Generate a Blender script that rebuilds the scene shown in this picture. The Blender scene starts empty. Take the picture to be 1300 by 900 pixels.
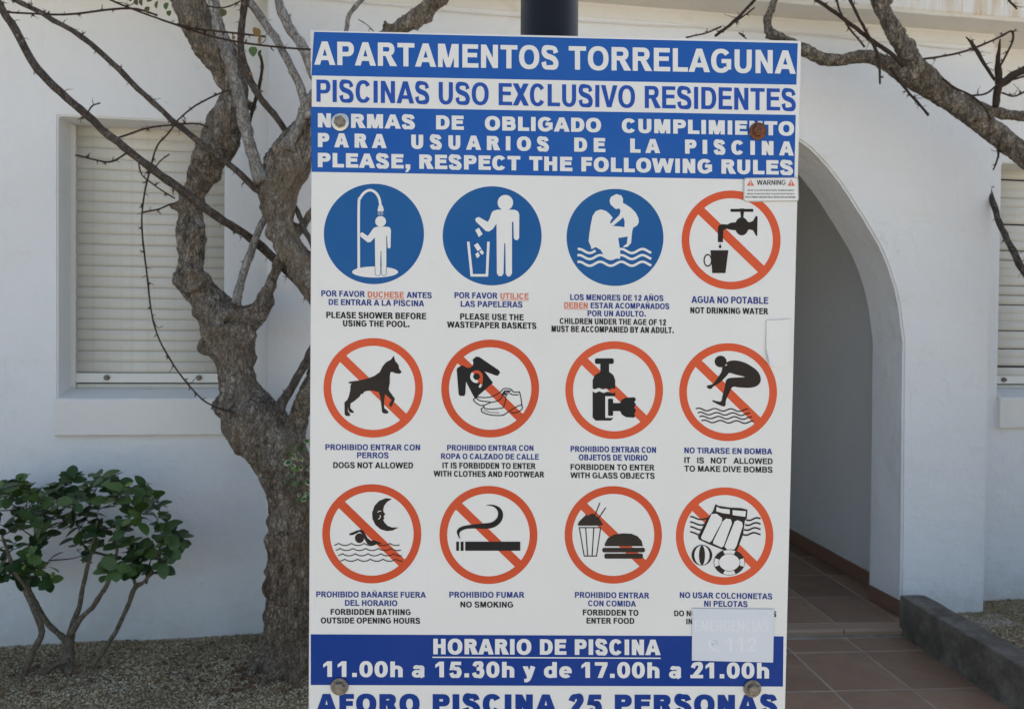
import bpy, bmesh, math, random
import numpy as np
from mathutils import Vector, Matrix, noise
random.seed(7); RNG = np.random.default_rng(7)
SC = bpy.context.scene; COL = SC.collection; R = math.radians

# ---------------------------------------------------------------- camera, sky, sun
FPX = 960.0                                   # focal length in pixels of the 1300 px wide photograph
cam = bpy.data.cameras.new('camera'); cam.sensor_width = 36; cam.lens = 36*FPX/1300
cam.clip_start = .02; cam.clip_end = 500
CAM = bpy.data.objects.new('camera', cam); COL.objects.link(CAM); SC.camera = CAM
CAMROT = Matrix.Rotation(R(89.1), 3, 'X') @ Matrix.Rotation(R(.54), 3, 'Z')
CPOS = Vector((0, 0, 1.5))
CAM.matrix_world = Matrix.Translation(CPOS) @ CAMROT.to_4x4()
cam.dof.use_dof = True; cam.dof.focus_distance = .97; cam.dof.aperture_fstop = 15

SUN_AZ, SUN_EL = R(14), R(52)                 # behind the building: the facade stands in its own shade
world = bpy.data.worlds.new('World'); SC.world = world; world.use_nodes = True
wn = world.node_tree; bg = wn.nodes['Background']
sky = wn.nodes.new('ShaderNodeTexSky'); sky.sky_type = 'NISHITA'; sky.sun_disc = False
sky.sun_elevation = SUN_EL; sky.sun_rotation = SUN_AZ; sky.air_density = 1.0; sky.dust_density = 2.5; sky.ozone_density = 1.0
wn.links.new(sky.outputs[0], bg.inputs[0]); bg.inputs[1].default_value = .12
sl = bpy.data.lights.new('sun', 'SUN'); sl.energy = 4.2; sl.angle = R(.53); sl.color = (1, .95, .87)
so = bpy.data.objects.new('sun', sl); COL.objects.link(so)
sd = Vector((math.sin(SUN_AZ)*math.cos(SUN_EL), math.cos(SUN_AZ)*math.cos(SUN_EL), math.sin(SUN_EL)))
so.rotation_euler = sd.to_track_quat('Z', 'Y').to_euler(); so.location = (0, 10, 12)
vs = SC.view_settings; vs.view_transform = 'Standard'; vs.look = 'None'; vs.gamma = 1; vs.use_curve_mapping = False
vs.exposure = 1.18
vs.use_white_balance = True; vs.white_balance_temperature = 6750; vs.white_balance_tint = 8

# ---------------------------------------------------------------- survey helpers (photo pixel -> point at a surveyed distance)
def ray(px, py): return CAMROT @ Vector(((px-650)/FPX, -(py-450)/FPX, -1))
def at(px, py, Y):
    d = ray(px, py); return CPOS + d*(Y/d.y)
YAW = R(8.5); WU = Vector((math.cos(YAW), math.sin(YAW), 0)); WN = Vector((math.sin(YAW), -math.cos(YAW), 0)); WP0 = Vector((-1.948, 3.74, 0))
def wp(s, off, z): return WP0 + WU*s + WN*off + Vector((0, 0, z))     # s along the facade, off towards the camera
def ws(px, py, off):                                                  # facade coordinates of a photo point on the plane at off
    d = ray(px, py); t = (WP0 + WN*off - CPOS).dot(WN)/d.dot(WN); p = CPOS + d*t
    return (p-WP0).dot(WU), p.z
def ground(px, py, z=0):
    d = ray(px, py); return CPOS + d*((z-CPOS.z)/d.z)

# ---------------------------------------------------------------- object helpers
def link(name, me, mat=None, parent=None, kind=None, label=None, smooth=False):
    o = bpy.data.objects.new(name, me); COL.objects.link(o)
    if mat is not None and me is not None and not me.materials: me.materials.append(mat)
    if parent is not None: o.parent = parent
    if kind: o['kind'] = kind
    if label: o['label'] = label
    if smooth: me.polygons.foreach_set('use_smooth', [True]*len(me.polygons))
    return o
def thing(name, label, cat, loc=(0, 0, 0), group=None, rot=None):
    o = bpy.data.objects.new(name, None); COL.objects.link(o); o.location = loc
    if rot is not None: o.rotation_euler = rot
    o['label'] = label; o['category'] = cat
    if group: o['group'] = group
    return o
def pmesh(name, verts, faces):
    me = bpy.data.meshes.new(name); me.from_pydata([tuple(v) for v in verts], [], faces); me.update(); return me
def child_local(o):      # keep world placement of a mesh written in world coordinates under a moved parent
    p = o.parent; bpy.context.view_layer.update()
    o.matrix_parent_inverse = p.matrix_world.inverted(); return o

# ---------------------------------------------------------------- materials
def mat(name, col, rough=.6, metal=0, spec=.5):
    m = bpy.data.materials.new(name); m.use_nodes = True; b = m.node_tree.nodes['Principled BSDF']
    b.inputs['Base Color'].default_value = (*col, 1); b.inputs['Roughness'].default_value = rough
    b.inputs['Metallic'].default_value = metal; b.inputs['Specular IOR Level'].default_value = spec
    return m
def N(m, t, **k):
    n = m.node_tree.nodes.new(t)
    for a, v in k.items():
        if a in n.inputs: n.inputs[a].default_value = v
        else: setattr(n, a, v)
    return n
def L(m, a, b): m.node_tree.links.new(a, b)
def coords(m, scale=(1, 1, 1), kind='Object'):
    tc = N(m, 'ShaderNodeTexCoord'); mp = N(m, 'ShaderNodeMapping'); mp.inputs['Scale'].default_value = scale
    L(m, tc.outputs[kind], mp.inputs['Vector']); return mp.outputs[0]
def noisy(m, vec, scale, detail=6, rough=.6, dist=0):
    n = N(m, 'ShaderNodeTexNoise'); n.inputs['Scale'].default_value = scale; n.inputs['Detail'].default_value = detail
    n.inputs['Roughness'].default_value = rough; n.inputs['Distortion'].default_value = dist; L(m, vec, n.inputs['Vector']); return n.outputs['Fac']
def ramp(m, fac, stops):
    r = N(m, 'ShaderNodeValToRGB'); e = r.color_ramp.elements
    while len(e) < len(stops): e.new(.5)
    for i, (p, c) in enumerate(stops): e[i].position = p; e[i].color = (*c, 1) if len(c) == 3 else c
    L(m, fac, r.inputs[0]); return r.outputs[0]
def mix(m, fac, a, b, mode='MIX'):
    n = N(m, 'ShaderNodeMix', data_type='RGBA', blend_type=mode)
    for s, v in ((n.inputs[0], fac), (n.inputs[6], a), (n.inputs[7], b)):
        if hasattr(v, 'default_value') or hasattr(v, 'is_linked'): L(m, v, s)
        elif isinstance(v, (int, float)): s.default_value = v
        else: s.default_value = (*v, 1)
    return n.outputs[2]
def bump(m, h, strength, dist, prev=None):
    b = N(m, 'ShaderNodeBump'); b.inputs['Strength'].default_value = strength; b.inputs['Distance'].default_value = dist
    L(m, h, b.inputs['Height'])
    if prev is not None: L(m, prev, b.inputs['Normal'])
    return b.outputs[0]
def P(m): return m.node_tree.nodes['Principled BSDF']

def stucco(name, base, stain=(.55, .47, .33), stain_amt=.25, fine=1.0):
    m = mat(name, base, .85, spec=.25); v = coords(m)
    big = noisy(m, v, 1.3, 5, .6); med = noisy(m, v, 9, 6, .65)
    c = mix(m, ramp(m, big, [(.35, (0, 0, 0)), (.75, (1, 1, 1))]), base, tuple(x*.93 for x in base))
    st = ramp(m, noisy(m, v, 3.3, 8, .7, .6), [(.60, (0, 0, 0)), (.74, (stain_amt,)*3)])
    c = mix(m, st, c, stain)
    hi = ramp(m, noisy(m, coords(m, (5, 5, .7)), 3.0, 6, .65), [(.60, (0, 0, 0)), (.78, (.16,)*3)]); c = mix(m, hi, c, (.52, .49, .43))
    sp = N(m, 'ShaderNodeSeparateXYZ'); L(m, v, sp.inputs[0]); ad = N(m, 'ShaderNodeMath', operation='MULTIPLY_ADD'); L(m, noisy(m, v, 4.5, 8, .75), ad.inputs[0]); ad.inputs[1].default_value = .75; L(m, sp.outputs[2], ad.inputs[2])
    c = mix(m, ramp(m, ad.outputs[0], [(.33, (.38,)*3), (.50, (.10,)*3), (.62, (0, 0, 0))]), c, (.46, .385, .27))
    ck = N(m, 'ShaderNodeTexVoronoi'); ck.feature = 'DISTANCE_TO_EDGE'; ck.inputs['Scale'].default_value = 1.1; dn = N(m, 'ShaderNodeTexNoise'); dn.inputs['Scale'].default_value = 5; dn.inputs['Detail'].default_value = 6; L(m, v, dn.inputs['Vector'])
    da = N(m, 'ShaderNodeVectorMath', operation='MULTIPLY_ADD'); L(m, dn.outputs['Color'], da.inputs[0]); da.inputs[1].default_value = (.5, .5, .5); L(m, v, da.inputs[2]); L(m, da.outputs[0], ck.inputs['Vector'])
    ckm = mix(m, 1.0, ramp(m, ck.outputs['Distance'], [(0, (.22,)*3), (.003, (0, 0, 0))]), ramp(m, noisy(m, v, 1.7, 2, .5), [(.54, (0, 0, 0)), (.62, (1, 1, 1))]), 'MULTIPLY'); c = mix(m, ckm, c, (.36, .34, .30))
    spk = ramp(m, noisy(m, v, 60, 3, .6), [(.70, (0, 0, 0)), (.78, (.25,)*3)])
    c = mix(m, spk, c, (.45, .43, .39)); L(m, c, P(m).inputs['Base Color'])
    n0 = bump(m, noisy(m, coords(m, (1, 1, 1.3)), 3.2, 3, .5, .25), .35*fine, .04); n1 = bump(m, med, .45*fine, .025, n0); n2 = bump(m, noisy(m, v, 45, 5, .65), .35*fine, .006, n1)
    n3 = bump(m, noisy(m, v, 160, 3, .6), .3*fine, .002, n2); L(m, n3, P(m).inputs['Normal']); return m
M = {}
M['wall'] = stucco('white_stucco', (.77, .775, .77))
M['wall2'] = stucco('arch_stucco', (.79, .79, .775), stain_amt=.22)
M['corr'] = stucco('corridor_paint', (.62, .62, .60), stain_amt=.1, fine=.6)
M['sill'] = stucco('sill_paint', (.76, .745, .70), stain=(.45, .38, .24), stain_amt=.4, fine=.7)

SLAB_STAIN = (1.9, 3.1)
def slab_mat():
    m = mat('eave_paint', (.74, .72, .66), .85, spec=.2); v = coords(m)
    # rust-coloured streaks washed down the fascia
    streak = noisy(m, coords(m, (9, 9, .7)), 2.6, 7, .75)
    sx_ = N(m, 'ShaderNodeSeparateXYZ'); L(m, v, sx_.inputs[0]); mr = N(m, 'ShaderNodeMapRange'); L(m, sx_.outputs[0], mr.inputs[0]); mr.inputs[1].default_value = SLAB_STAIN[0]; mr.inputs[2].default_value = SLAB_STAIN[1]
    patch = ramp(m, mr.outputs[0], [(0, (.12,)*3), (.25, (.75,)*3), (.5, (1, 1, 1)), (.8, (.8,)*3), (1, (.1,)*3)])
    s = mix(m, 1.0, ramp(m, streak, [(.42, (0, 0, 0)), (.62, (.7,)*3)]), patch, 'MULTIPLY')
    gt = N(m, 'ShaderNodeMath', operation='GREATER_THAN'); L(m, sx_.outputs[2], gt.inputs[0]); gt.inputs[1].default_value = 3.262; s = mix(m, 1.0, s, gt.outputs[0], 'MULTIPLY')
    c = mix(m, ramp(m, noisy(m, v, 5, 8, .7), [(.45, (0, 0, 0)), (.8, (.4,)*3)]), (.74, .73, .69), (.56, .52, .45))
    c = mix(m, s, c, (.52, .33, .12)); L(m, c, P(m).inputs['Base Color'])
    n = bump(m, noisy(m, v, 14, 6, .6), .35, .02); n = bump(m, noisy(m, v, 70, 4, .7), .4, .006, n); L(m, n, P(m).inputs['Normal']); return m
M['slab'] = slab_mat()

def tile_mat():
    m = mat('terracotta_tile', (.2, .12, .08), .45, spec=.5); v = coords(m, kind='Object')
    oi = N(m, 'ShaderNodeObjectInfo')
    a = ramp(m, noisy(m, v, 3.2, 8, .7), [(.3, (.17, .098, .058)), (.5, (.26, .150, .090)), (.72, (.38, .25, .16))])
    c = mix(m, .5, a, ramp(m, oi.outputs['Random'], [(0, (.16, .092, .055)), (1, (.36, .225, .14))]))
    d = ramp(m, noisy(m, v, 13, 6, .75), [(.55, (0, 0, 0)), (.75, (.45,)*3)])
    c = mix(m, d, c, (.31, .27, .22)); L(m, c, P(m).inputs['Base Color'])
    L(m, ramp(m, noisy(m, v, 7, 5, .6), [(.3, (.35,)*3), (.7, (.7,)*3)]), P(m).inputs['Roughness'])
    L(m, bump(m, noisy(m, v, 25, 5, .6), .25, .004), P(m).inputs['Normal']); return m
M['tile'] = tile_mat()
M['skirt'] = mat('skirting_terracotta', (.20, .105, .068), .5); M['nose'] = mat('nosing_clay', (.34, .23, .15), .55)
def grout():
    m = mat('grout', (.3, .26, .21), .9); v = coords(m)
    L(m, ramp(m, noisy(m, v, 8, 8, .7), [(.3, (.30, .24, .18)), (.7, (.50, .43, .34))]), P(m).inputs['Base Color'])
    L(m, bump(m, noisy(m, v, 90, 4, .6), .4, .003), P(m).inputs['Normal']); return m
M['grout'] = grout()
def stone():
    m = mat('kerb_stone', (.1, .09, .08), .9, spec=.2); v = coords(m)
    c = ramp(m, noisy(m, v, 6, 9, .75), [(.28, (.08, .066, .05)), (.48, (.15, .127, .10)), (.72, (.30, .26, .21))])
    sp = ramp(m, noisy(m, v, 90, 4, .7), [(.62, (0, 0, 0)), (.7, (.7,)*3)]); L(m, mix(m, sp, c, (.3, .28, .24)), P(m).inputs['Base Color'])
    n = bump(m, noisy(m, v, 30, 8, .7), .8, .015); L(m, n, P(m).inputs['Normal']); return m
M['kerb'] = stone()
def soil():
    m = mat('gravel_soil', (.12, .1, .07), 1, spec=.1); v = coords(m)
    c = ramp(m, noisy(m, v, 110, 4, .7), [(.35, (.12, .085, .045)), (.5, (.32, .24, .14)), (.68, (.50, .41, .26))])
    L(m, c, P(m).inputs['Base Color']); L(m, bump(m, noisy(m, v, 110, 4, .7), 1, .008), P(m).inputs['Normal']); return m
M['soil'] = soil()
def pebble():
    m = mat('pea_gravel', (.3, .25, .18), .85, spec=.25); g = N(m, 'ShaderNodeNewGeometry'); v = coords(m)
    c = ramp(m, g.outputs['Random Per Island'], [(0, (.21, .14, .07)), (.25, (.36, .27, .15)), (.5, (.48, .37, .22)), (.75, (.57, .455, .28)), (.93, (.63, .54, .39)), (1, (.70, .65, .55))])
    c = mix(m, ramp(m, noisy(m, v, 2.5, 6, .7), [(.35, (.55,)*3), (.65, (0, 0, 0))]), c, (.17, .12, .07)); L(m, c, P(m).inputs['Base Color']); return m
M['pebble'] = pebble()
M['ground'] = mat('paving_concrete', (.47, .42, .35), .9)
def slatm():
    m = mat('cream_shutter', (.62, .58, .47), .5, spec=.4); v = coords(m)
    c = mix(m, ramp(m, noisy(m, v, 6, 7, .7), [(.4, (0, 0, 0)), (.75, (.45,)*3)]), (.66, .64, .57), (.52, .49, .41))
    s = ramp(m, noisy(m, coords(m, (14, 14, .8)), 3, 4, .6), [(.55, (0, 0, 0)), (.75, (.3,)*3)]); L(m, mix(m, s, c, (.42, .37, .27)), P(m).inputs['Base Color']); return m
M['slat'] = slatm()
M['alu'] = mat('white_aluminium', (.68, .67, .62), .4)
M['gap'] = mat('dark_rubber', (.02, .02, .018), .7)
def bark(name, c0, c1, c2, vs_=26, bs=1.0, warm=None):
    m = mat(name, c1, .9, spec=.15); v = coords(m, (1, 1, .45)); v1 = coords(m)
    a = noisy(m, v, vs_, 8, .72, .4)
    vo = N(m, 'ShaderNodeTexVoronoi'); vo.feature = 'DISTANCE_TO_EDGE'; vo.inputs['Scale'].default_value = vs_*2.2
    dm = N(m, 'ShaderNodeVectorMath', operation='MULTIPLY_ADD'); nn = N(m, 'ShaderNodeTexNoise'); nn.inputs['Scale'].default_value = vs_*.9; L(m, v, nn.inputs['Vector'])
    L(m, nn.outputs['Color'], dm.inputs[0]); dm.inputs[1].default_value = (.06, .06, .06); L(m, v, dm.inputs[2]); L(m, dm.outputs[0], vo.inputs['Vector'])
    c = ramp(m, a, [(.34, c0), (.5, c1), (.66, c2)])
    ed = ramp(m, vo.outputs['Distance'], [(0, (.9,)*3), (.14, (0, 0, 0))]); c = mix(m, ed, c, tuple(x*.55 for x in c0))  # cracks darker, ridges lighter: relief shading strengthened in the colour
    if warm: c = mix(m, ramp(m, noisy(m, v1, 4, 5, .6), [(.42, (0, 0, 0)), (.62, (.6,)*3)]), c, warm)
    if warm:
        sz = N(m, 'ShaderNodeSeparateXYZ'); L(m, v1, sz.inputs[0]); az = N(m, 'ShaderNodeMath', operation='MULTIPLY_ADD'); L(m, noisy(m, v1, 3, 5, .6), az.inputs[0]); az.inputs[1].default_value = .5; L(m, sz.outputs[2], az.inputs[2])
        mz = N(m, 'ShaderNodeMapRange'); L(m, az.outputs[0], mz.inputs[0]); mz.inputs[1].default_value = .7; mz.inputs[2].default_value = 1.35; mz.inputs[3].default_value = .6; mz.inputs[4].default_value = 0
        c = mix(m, mz.outputs[0], c, mix(m, 1.0, c, (1.0, .80, .60), 'MULTIPLY'))   # older, browner bark at the foot
    li = ramp(m, noisy(m, v1, 75, 4, .7), [(.60, (0, 0, 0)), (.70, (.6,)*3)]); c = mix(m, li, c, (.42, .39, .34))
    L(m, c, P(m).inputs['Base Color'])
    n = bump(m, vo.outputs['Distance'], .7*bs, .012); n = bump(m, a, .9*bs, .02, n); n = bump(m, noisy(m, v, vs_*5, 5, .7), .5*bs, .004, n); L(m, n, P(m).inputs['Normal']); return m
M['bark'] = bark('gnarled_bark', (.105, .086, .066), (.33, .285, .232), (.64, .58, .50), 30, 1.8, (.28, .22, .155))
M['limb'] = bark('grey_bark', (.16, .145, .13), (.30, .28, .255), (.46, .44, .41), 30, .8)
M['branch'] = bark('branch_bark', (.05, .040, .034), (.095, .078, .066), (.17, .145, .125), 40, .5)
M['twig'] = mat('twig_bark', (.045, .03, .022), .8, spec=.2)
M['stem'] = bark('shrub_stem', (.10, .08, .055), (.185, .15, .105), (.27, .225, .165), 50, .4)
def leafm(name, a, b, edge=None):
    m = mat(name, a, .42, spec=.28); oi = N(m, 'ShaderNodeObjectInfo'); v = coords(m)
    c = mix(m, oi.outputs['Random'], a, b)
    c = mix(m, ramp(m, noisy(m, v, 60, 4, .6), [(.4, (0, 0, 0)), (.8, (.5,)*3)]), c, tuple(x*.6 for x in a)); 
    L(m, c, P(m).inputs['Base Color'])
    P(m).inputs['Subsurface Weight'].default_value = .0
    L(m, bump(m, noisy(m, v, 90, 3, .5), .2, .002), P(m).inputs['Normal']); return m
M['leaf'] = leafm('dark_leaf', (.022, .056, .013), (.095, .155, .040))
M['leafy'] = leafm('young_leaf', (.12, .19, .035), (.19, .25, .05))
M['leafdry'] = leafm('yellow_leaf', (.22, .13, .03), (.12, .06, .025))
M['leafbig'] = leafm('climber_leaf', (.045, .058, .018), (.10, .085, .03))
M['cream'] = mat('leaf_margin', (.50, .52, .30), .5)

# sign materials
def vinyl(name, col, fade, rough=.46, amt=.5):
    m = mat(name, col, rough, spec=.15); v = coords(m)
    # sun-faded, slightly chalky print
    c = mix(m, ramp(m, noisy(m, v, 5, 6, .65), [(.35, (0, 0, 0)), (.75, (amt,)*3)]), col, fade)
    c = mix(m, ramp(m, noisy(m, coords(m, (1, 1, 1)), 900, 2, .5), [(.55, (0, 0, 0)), (.75, (amt*.5,)*3)]), c, fade)
    L(m, c, P(m).inputs['Base Color'])
    L(m, ramp(m, noisy(m, v, 7, 5, .6), [(.3, (rough*.8,)*3), (.7, (min(1, rough*1.6),)*3)]), P(m).inputs['Roughness'])
    L(m, bump(m, noisy(m, v, 350, 2, .5), .05, .0004), P(m).inputs['Normal']); return m
def panelm():
    m = vinyl('sign_white_vinyl', (.665, .675, .67), (.60, .605, .59), .4, .6); v = coords(m)
    old = P(m).inputs['Base Color'].links[0].from_socket
    d = ramp(m, noisy(m, v, 140, 2, .5), [(.775, (0, 0, 0)), (.80, (.7,)*3)])
    c = mix(m, d, old, (.30, .27, .22))
    s = ramp(m, noisy(m, coords(m, (30, 30, 2.2)), 3, 5, .6), [(.62, (0, 0, 0)), (.8, (.18,)*3)]); c = mix(m, s, c, (.52, .48, .38))
    L(m, c, P(m).inputs['Base Color']); return m
M['panel'] = panelm()
M['white'] = vinyl('print_white', (.665, .675, .67), (.60, .605, .59), .4, .4)
M['blue1'] = vinyl('print_blue_faded', (.010, .080, .34), (.030, .125, .37))
M['blue2'] = vinyl('print_blue_disc', (.010, .088, .27), (.025, .12, .30))
M['blue3'] = vinyl('print_blue_deep', (.003, .034, .22), (.008, .05, .24), amt=.35)
M['bluet'] = vinyl('print_blue_text', (.016, .068, .34), (.03, .10, .36))
M['navy'] = vinyl('print_navy', (.018, .040, .21), (.05, .07, .25), amt=.5)
M['black'] = vinyl('print_black', (.012, .012, .014), (.03, .028, .026), amt=.5)
M['brownb'] = vinyl('print_black_faded', (.022, .017, .014), (.05, .04, .034), amt=.5)
M['red1'] = vinyl('print_red_faded', (.58, .088, .034), (.60, .125, .06))
M['red2'] = vinyl('print_red', (.52, .072, .026), (.56, .11, .05))
M['redt'] = vinyl('print_red_text', (.58, .16, .09), (.62, .25, .17))
M['stick'] = vinyl('faded_sticker_film', (.53, .58, .65), (.60, .63, .67), .45, .8)
M['stickt'] = mat('faded_sticker_print', (.60, .64, .68), .45)
M['stickg'] = mat('faded_sticker_icon', (.36, .45, .50), .45)
M['zinc'] = mat('galvanised_zinc', (.62, .60, .54), .42, metal=.75)
def rusty(name, a, b, metal=.3):
    m = mat(name, a, .7, metal=metal); v = coords(m)
    L(m, ramp(m, noisy(m, v, 260, 5, .7), [(.35, a), (.65, b)]), P(m).inputs['Base Color']); L(m, bump(m, noisy(m, v, 400, 4, .7), .5, .0003), P(m).inputs['Normal']); return m
M['bolt'] = rusty('weathered_bolt', (.13, .12, .10), (.30, .27, .22), .6)
M['rust'] = rusty('rusty_bolt', (.05, .018, .008), (.20, .07, .025), .1)
M['post'] = mat('black_post_paint', (.008, .008, .009), .45, spec=.25)
L(M['post'], bump(M['post'], noisy(M['post'], coords(M['post']), 60, 4, .6), .15, .002), P(M['post']).inputs['Normal'])

# ---------------------------------------------------------------- generic meshes
def boxw(s0, s1, o0, o1, z0, z1):                  # box in facade coordinates
    v = [wp(s, o, z) for z in (z0, z1) for o in (o0, o1) for s in (s0, s1)]
    return v, [(0, 1, 3, 2), (4, 6, 7, 5), (0, 4, 5, 1), (2, 3, 7, 6), (0, 2, 6, 4), (1, 5, 7, 3)]
def mbox(name, boxes, bev=0, seg=2):
    V, F = [], []
    for b in boxes:
        v, f = b; k = len(V); V += v; F += [tuple(i+k for i in q) for q in f]
    me = pmesh(name, V, F)
    bm = bmesh.new(); bm.from_mesh(me); bmesh.ops.recalc_face_normals(bm, faces=bm.faces)
    if bev: bmesh.ops.bevel(bm, geom=bm.edges[:], offset=bev, segments=seg, affect='EDGES', profile=.5)
    bm.to_mesh(me); bm.free(); return me
def axbox(x0, x1, y0, y1, z0, z1):
    v = [Vector((x, y, z)) for z in (z0, z1) for y in (y0, y1) for x in (x0, x1)]
    return v, [(0, 1, 3, 2), (4, 6, 7, 5), (0, 4, 5, 1), (2, 3, 7, 6), (0, 2, 6, 4), (1, 5, 7, 3)]
def roughen(me, amp, freq, dens=0):
    for v in me.vertices:
        n = noise.noise_vector(v.co*freq)+noise.noise_vector(v.co*freq*3.1)*.4; v.co += n*amp
    me.update()
def catmull(pts, n=6, closed=False):
    P_ = [Vector(p) for p in pts]; m = len(P_); out = []
    rng_ = range(m) if closed else range(m-1)
    for i in rng_:
        p0 = P_[(i-1) % m] if (closed or i > 0) else P_[0]*2-P_[1]
        p1, p2 = P_[i], P_[(i+1) % m]; p3 = P_[(i+2) % m] if (closed or i+2 < m) else P_[-1]*2-P_[-2]
        for k in range(n):
            t = k/n; out.append(.5*((2*p1)+(p2-p0)*t+(2*p0-5*p1+4*p2-p3)*t*t+(3*p1-p0-3*p2+p3)*t**3))
    if not closed: out.append(P_[-1].copy())
    return out

# ================================================================= THE SIGN
RS = Matrix.Rotation(.02090129, 3, 'Z') @ Matrix.Rotation(.01452367, 3, 'X') @ Matrix.Rotation(.00327335, 3, 'Y')
SO = Vector((-.25515906, .95589573, 1.88942074)); SW, SH = .62, .892
SIGN = thing('pool_rules_sign', 'white and blue pool rules board bolted to a black round post', 'sign', (SO.x+.303, SO.y+.06, 0))
bpy.context.view_layer.update()
SM = Matrix.Translation(SO) @ RS.to_4x4(); SIGNINV = SIGN.matrix_world.inverted()
RSi = RS.inverted()
def S(px, py):
    d = RSi @ ray(px, py); o = RSi @ (CPOS-SO); t = -o.y/d.y; p = o+d*t; return Vector((p.x, p.z))
def slink(name, me, m=None, parent=None, label=None):
    o = link(name, me, m, parent or SIGN, label=label)
    if parent is None or parent is SIGN: o.matrix_parent_inverse = SIGNINV; o.matrix_world = SM
    return o
class Ink:                                        # flat print on the board; every piece a hair proud of the last
    def __init__(s, z=.00030, step=.000015): s.V, s.F, s.z, s.step, s.T = [], [], z, step, None
    def tr(s, ox, oy, k): s.T = (ox, oy, k); return s
    def q(s, p):
        if s.T: p = (s.T[0]+p[0]/s.T[2], s.T[1]+p[1]/s.T[2])
        return S(*p)
    def raw(s, pts2):
        k = len(s.V); s.V += [(p[0], -s.z, p[1]) for p in pts2]; s.F.append(tuple(range(k, k+len(pts2)))); s.z += s.step; return s
    def poly(s, pts, smooth=0):
        if smooth: pts = [(p.x, p.y) for p in catmull([(a, b, 0) for a, b in pts], smooth, True)]
        return s.raw([s.q(p) for p in pts])
    def ell(s, c, rx, ry=None, n=64):
        ry = ry or rx; return s.poly([(c[0]+rx*math.cos(i*2*math.pi/n), c[1]+ry*math.sin(i*2*math.pi/n)) for i in range(n)])
    def ring(s, c, r1, r0, a0=0, a1=360, n=72, e=1.0, r1y=None, r0y=None):
        r1y = r1y or r1*e; r0y = r0y or r0*e; k = len(s.V); z = s.z
        for i in range(n+1):
            a = R(a0+(a1-a0)*i/n); ca, sa = math.cos(a), math.sin(a)
            for rx, ry in ((r1, r1y), (r0, r0y)):
                p = s.q((c[0]+rx*ca, c[1]-ry*sa)); s.V.append((p[0], -z, p[1]))
        s.F += [(k+2*i, k+2*i+1, k+2*i+3, k+2*i+2) for i in range(n)]; s.z += s.step; return s
    def stroke(s, pts, w, smooth=0, closed=False, cap=True):
        if smooth: pts = [(p.x, p.y) for p in catmull([(a, b, 0) for a, b in pts], smooth, closed)]
        m = len(pts); k = len(s.V); z = s.z; ww = w if isinstance(w, (list, tuple)) else [w]*m
        for i, p in enumerate(pts):
            a = pts[(i-1) % m] if (i or closed) else pts[0]; b = pts[(i+1) % m] if (i < m-1 or closed) else pts[-1]
            d1 = np.array(p)-a; d2 = np.array(b)-p
            d1 = d1/(np.linalg.norm(d1) or 1); d2 = d2/(np.linalg.norm(d2) or 1); t = d1+d2; t = t/(np.linalg.norm(t) or 1); nrm = np.array((-t[1], t[0]))
            cs = max(.5, abs(np.dot(t, d2 if i < m-1 or closed else d1))); h = ww[min(i, len(ww)-1)]/2/cs
            for sg in (1, -1):
                qv = s.q((p[0]+nrm[0]*h*sg, p[1]+nrm[1]*h*sg)); s.V.append((qv[0], -z, qv[1]))
        cnt = m if closed else m-1
        s.F += [(k+2*i, k+2*i+1, k+2*((i+1) % m)+1, k+2*((i+1) % m)) for i in range(cnt)]; s.z += s.step; return s
    def rect(s, x0, y0, x1, y1, r=0):
        if not r: return s.poly([(x0, y0), (x1, y0), (x1, y1), (x0, y1)])
        pts = []
        for cx, cy, a in ((x1-r, y0+r, -90), (x1-r, y1-r, 0), (x0+r, y1-r, 90), (x0+r, y0+r, 180)):
            pts += [(cx+r*math.cos(R(a+t)), cy+r*math.sin(R(a+t))) for t in (0, 30, 60, 90)]
        return s.poly(pts)
    def put(s, name, m, parent=None, label=None): return slink(name, pmesh(name, s.V, s.F), m, parent, label)

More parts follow.
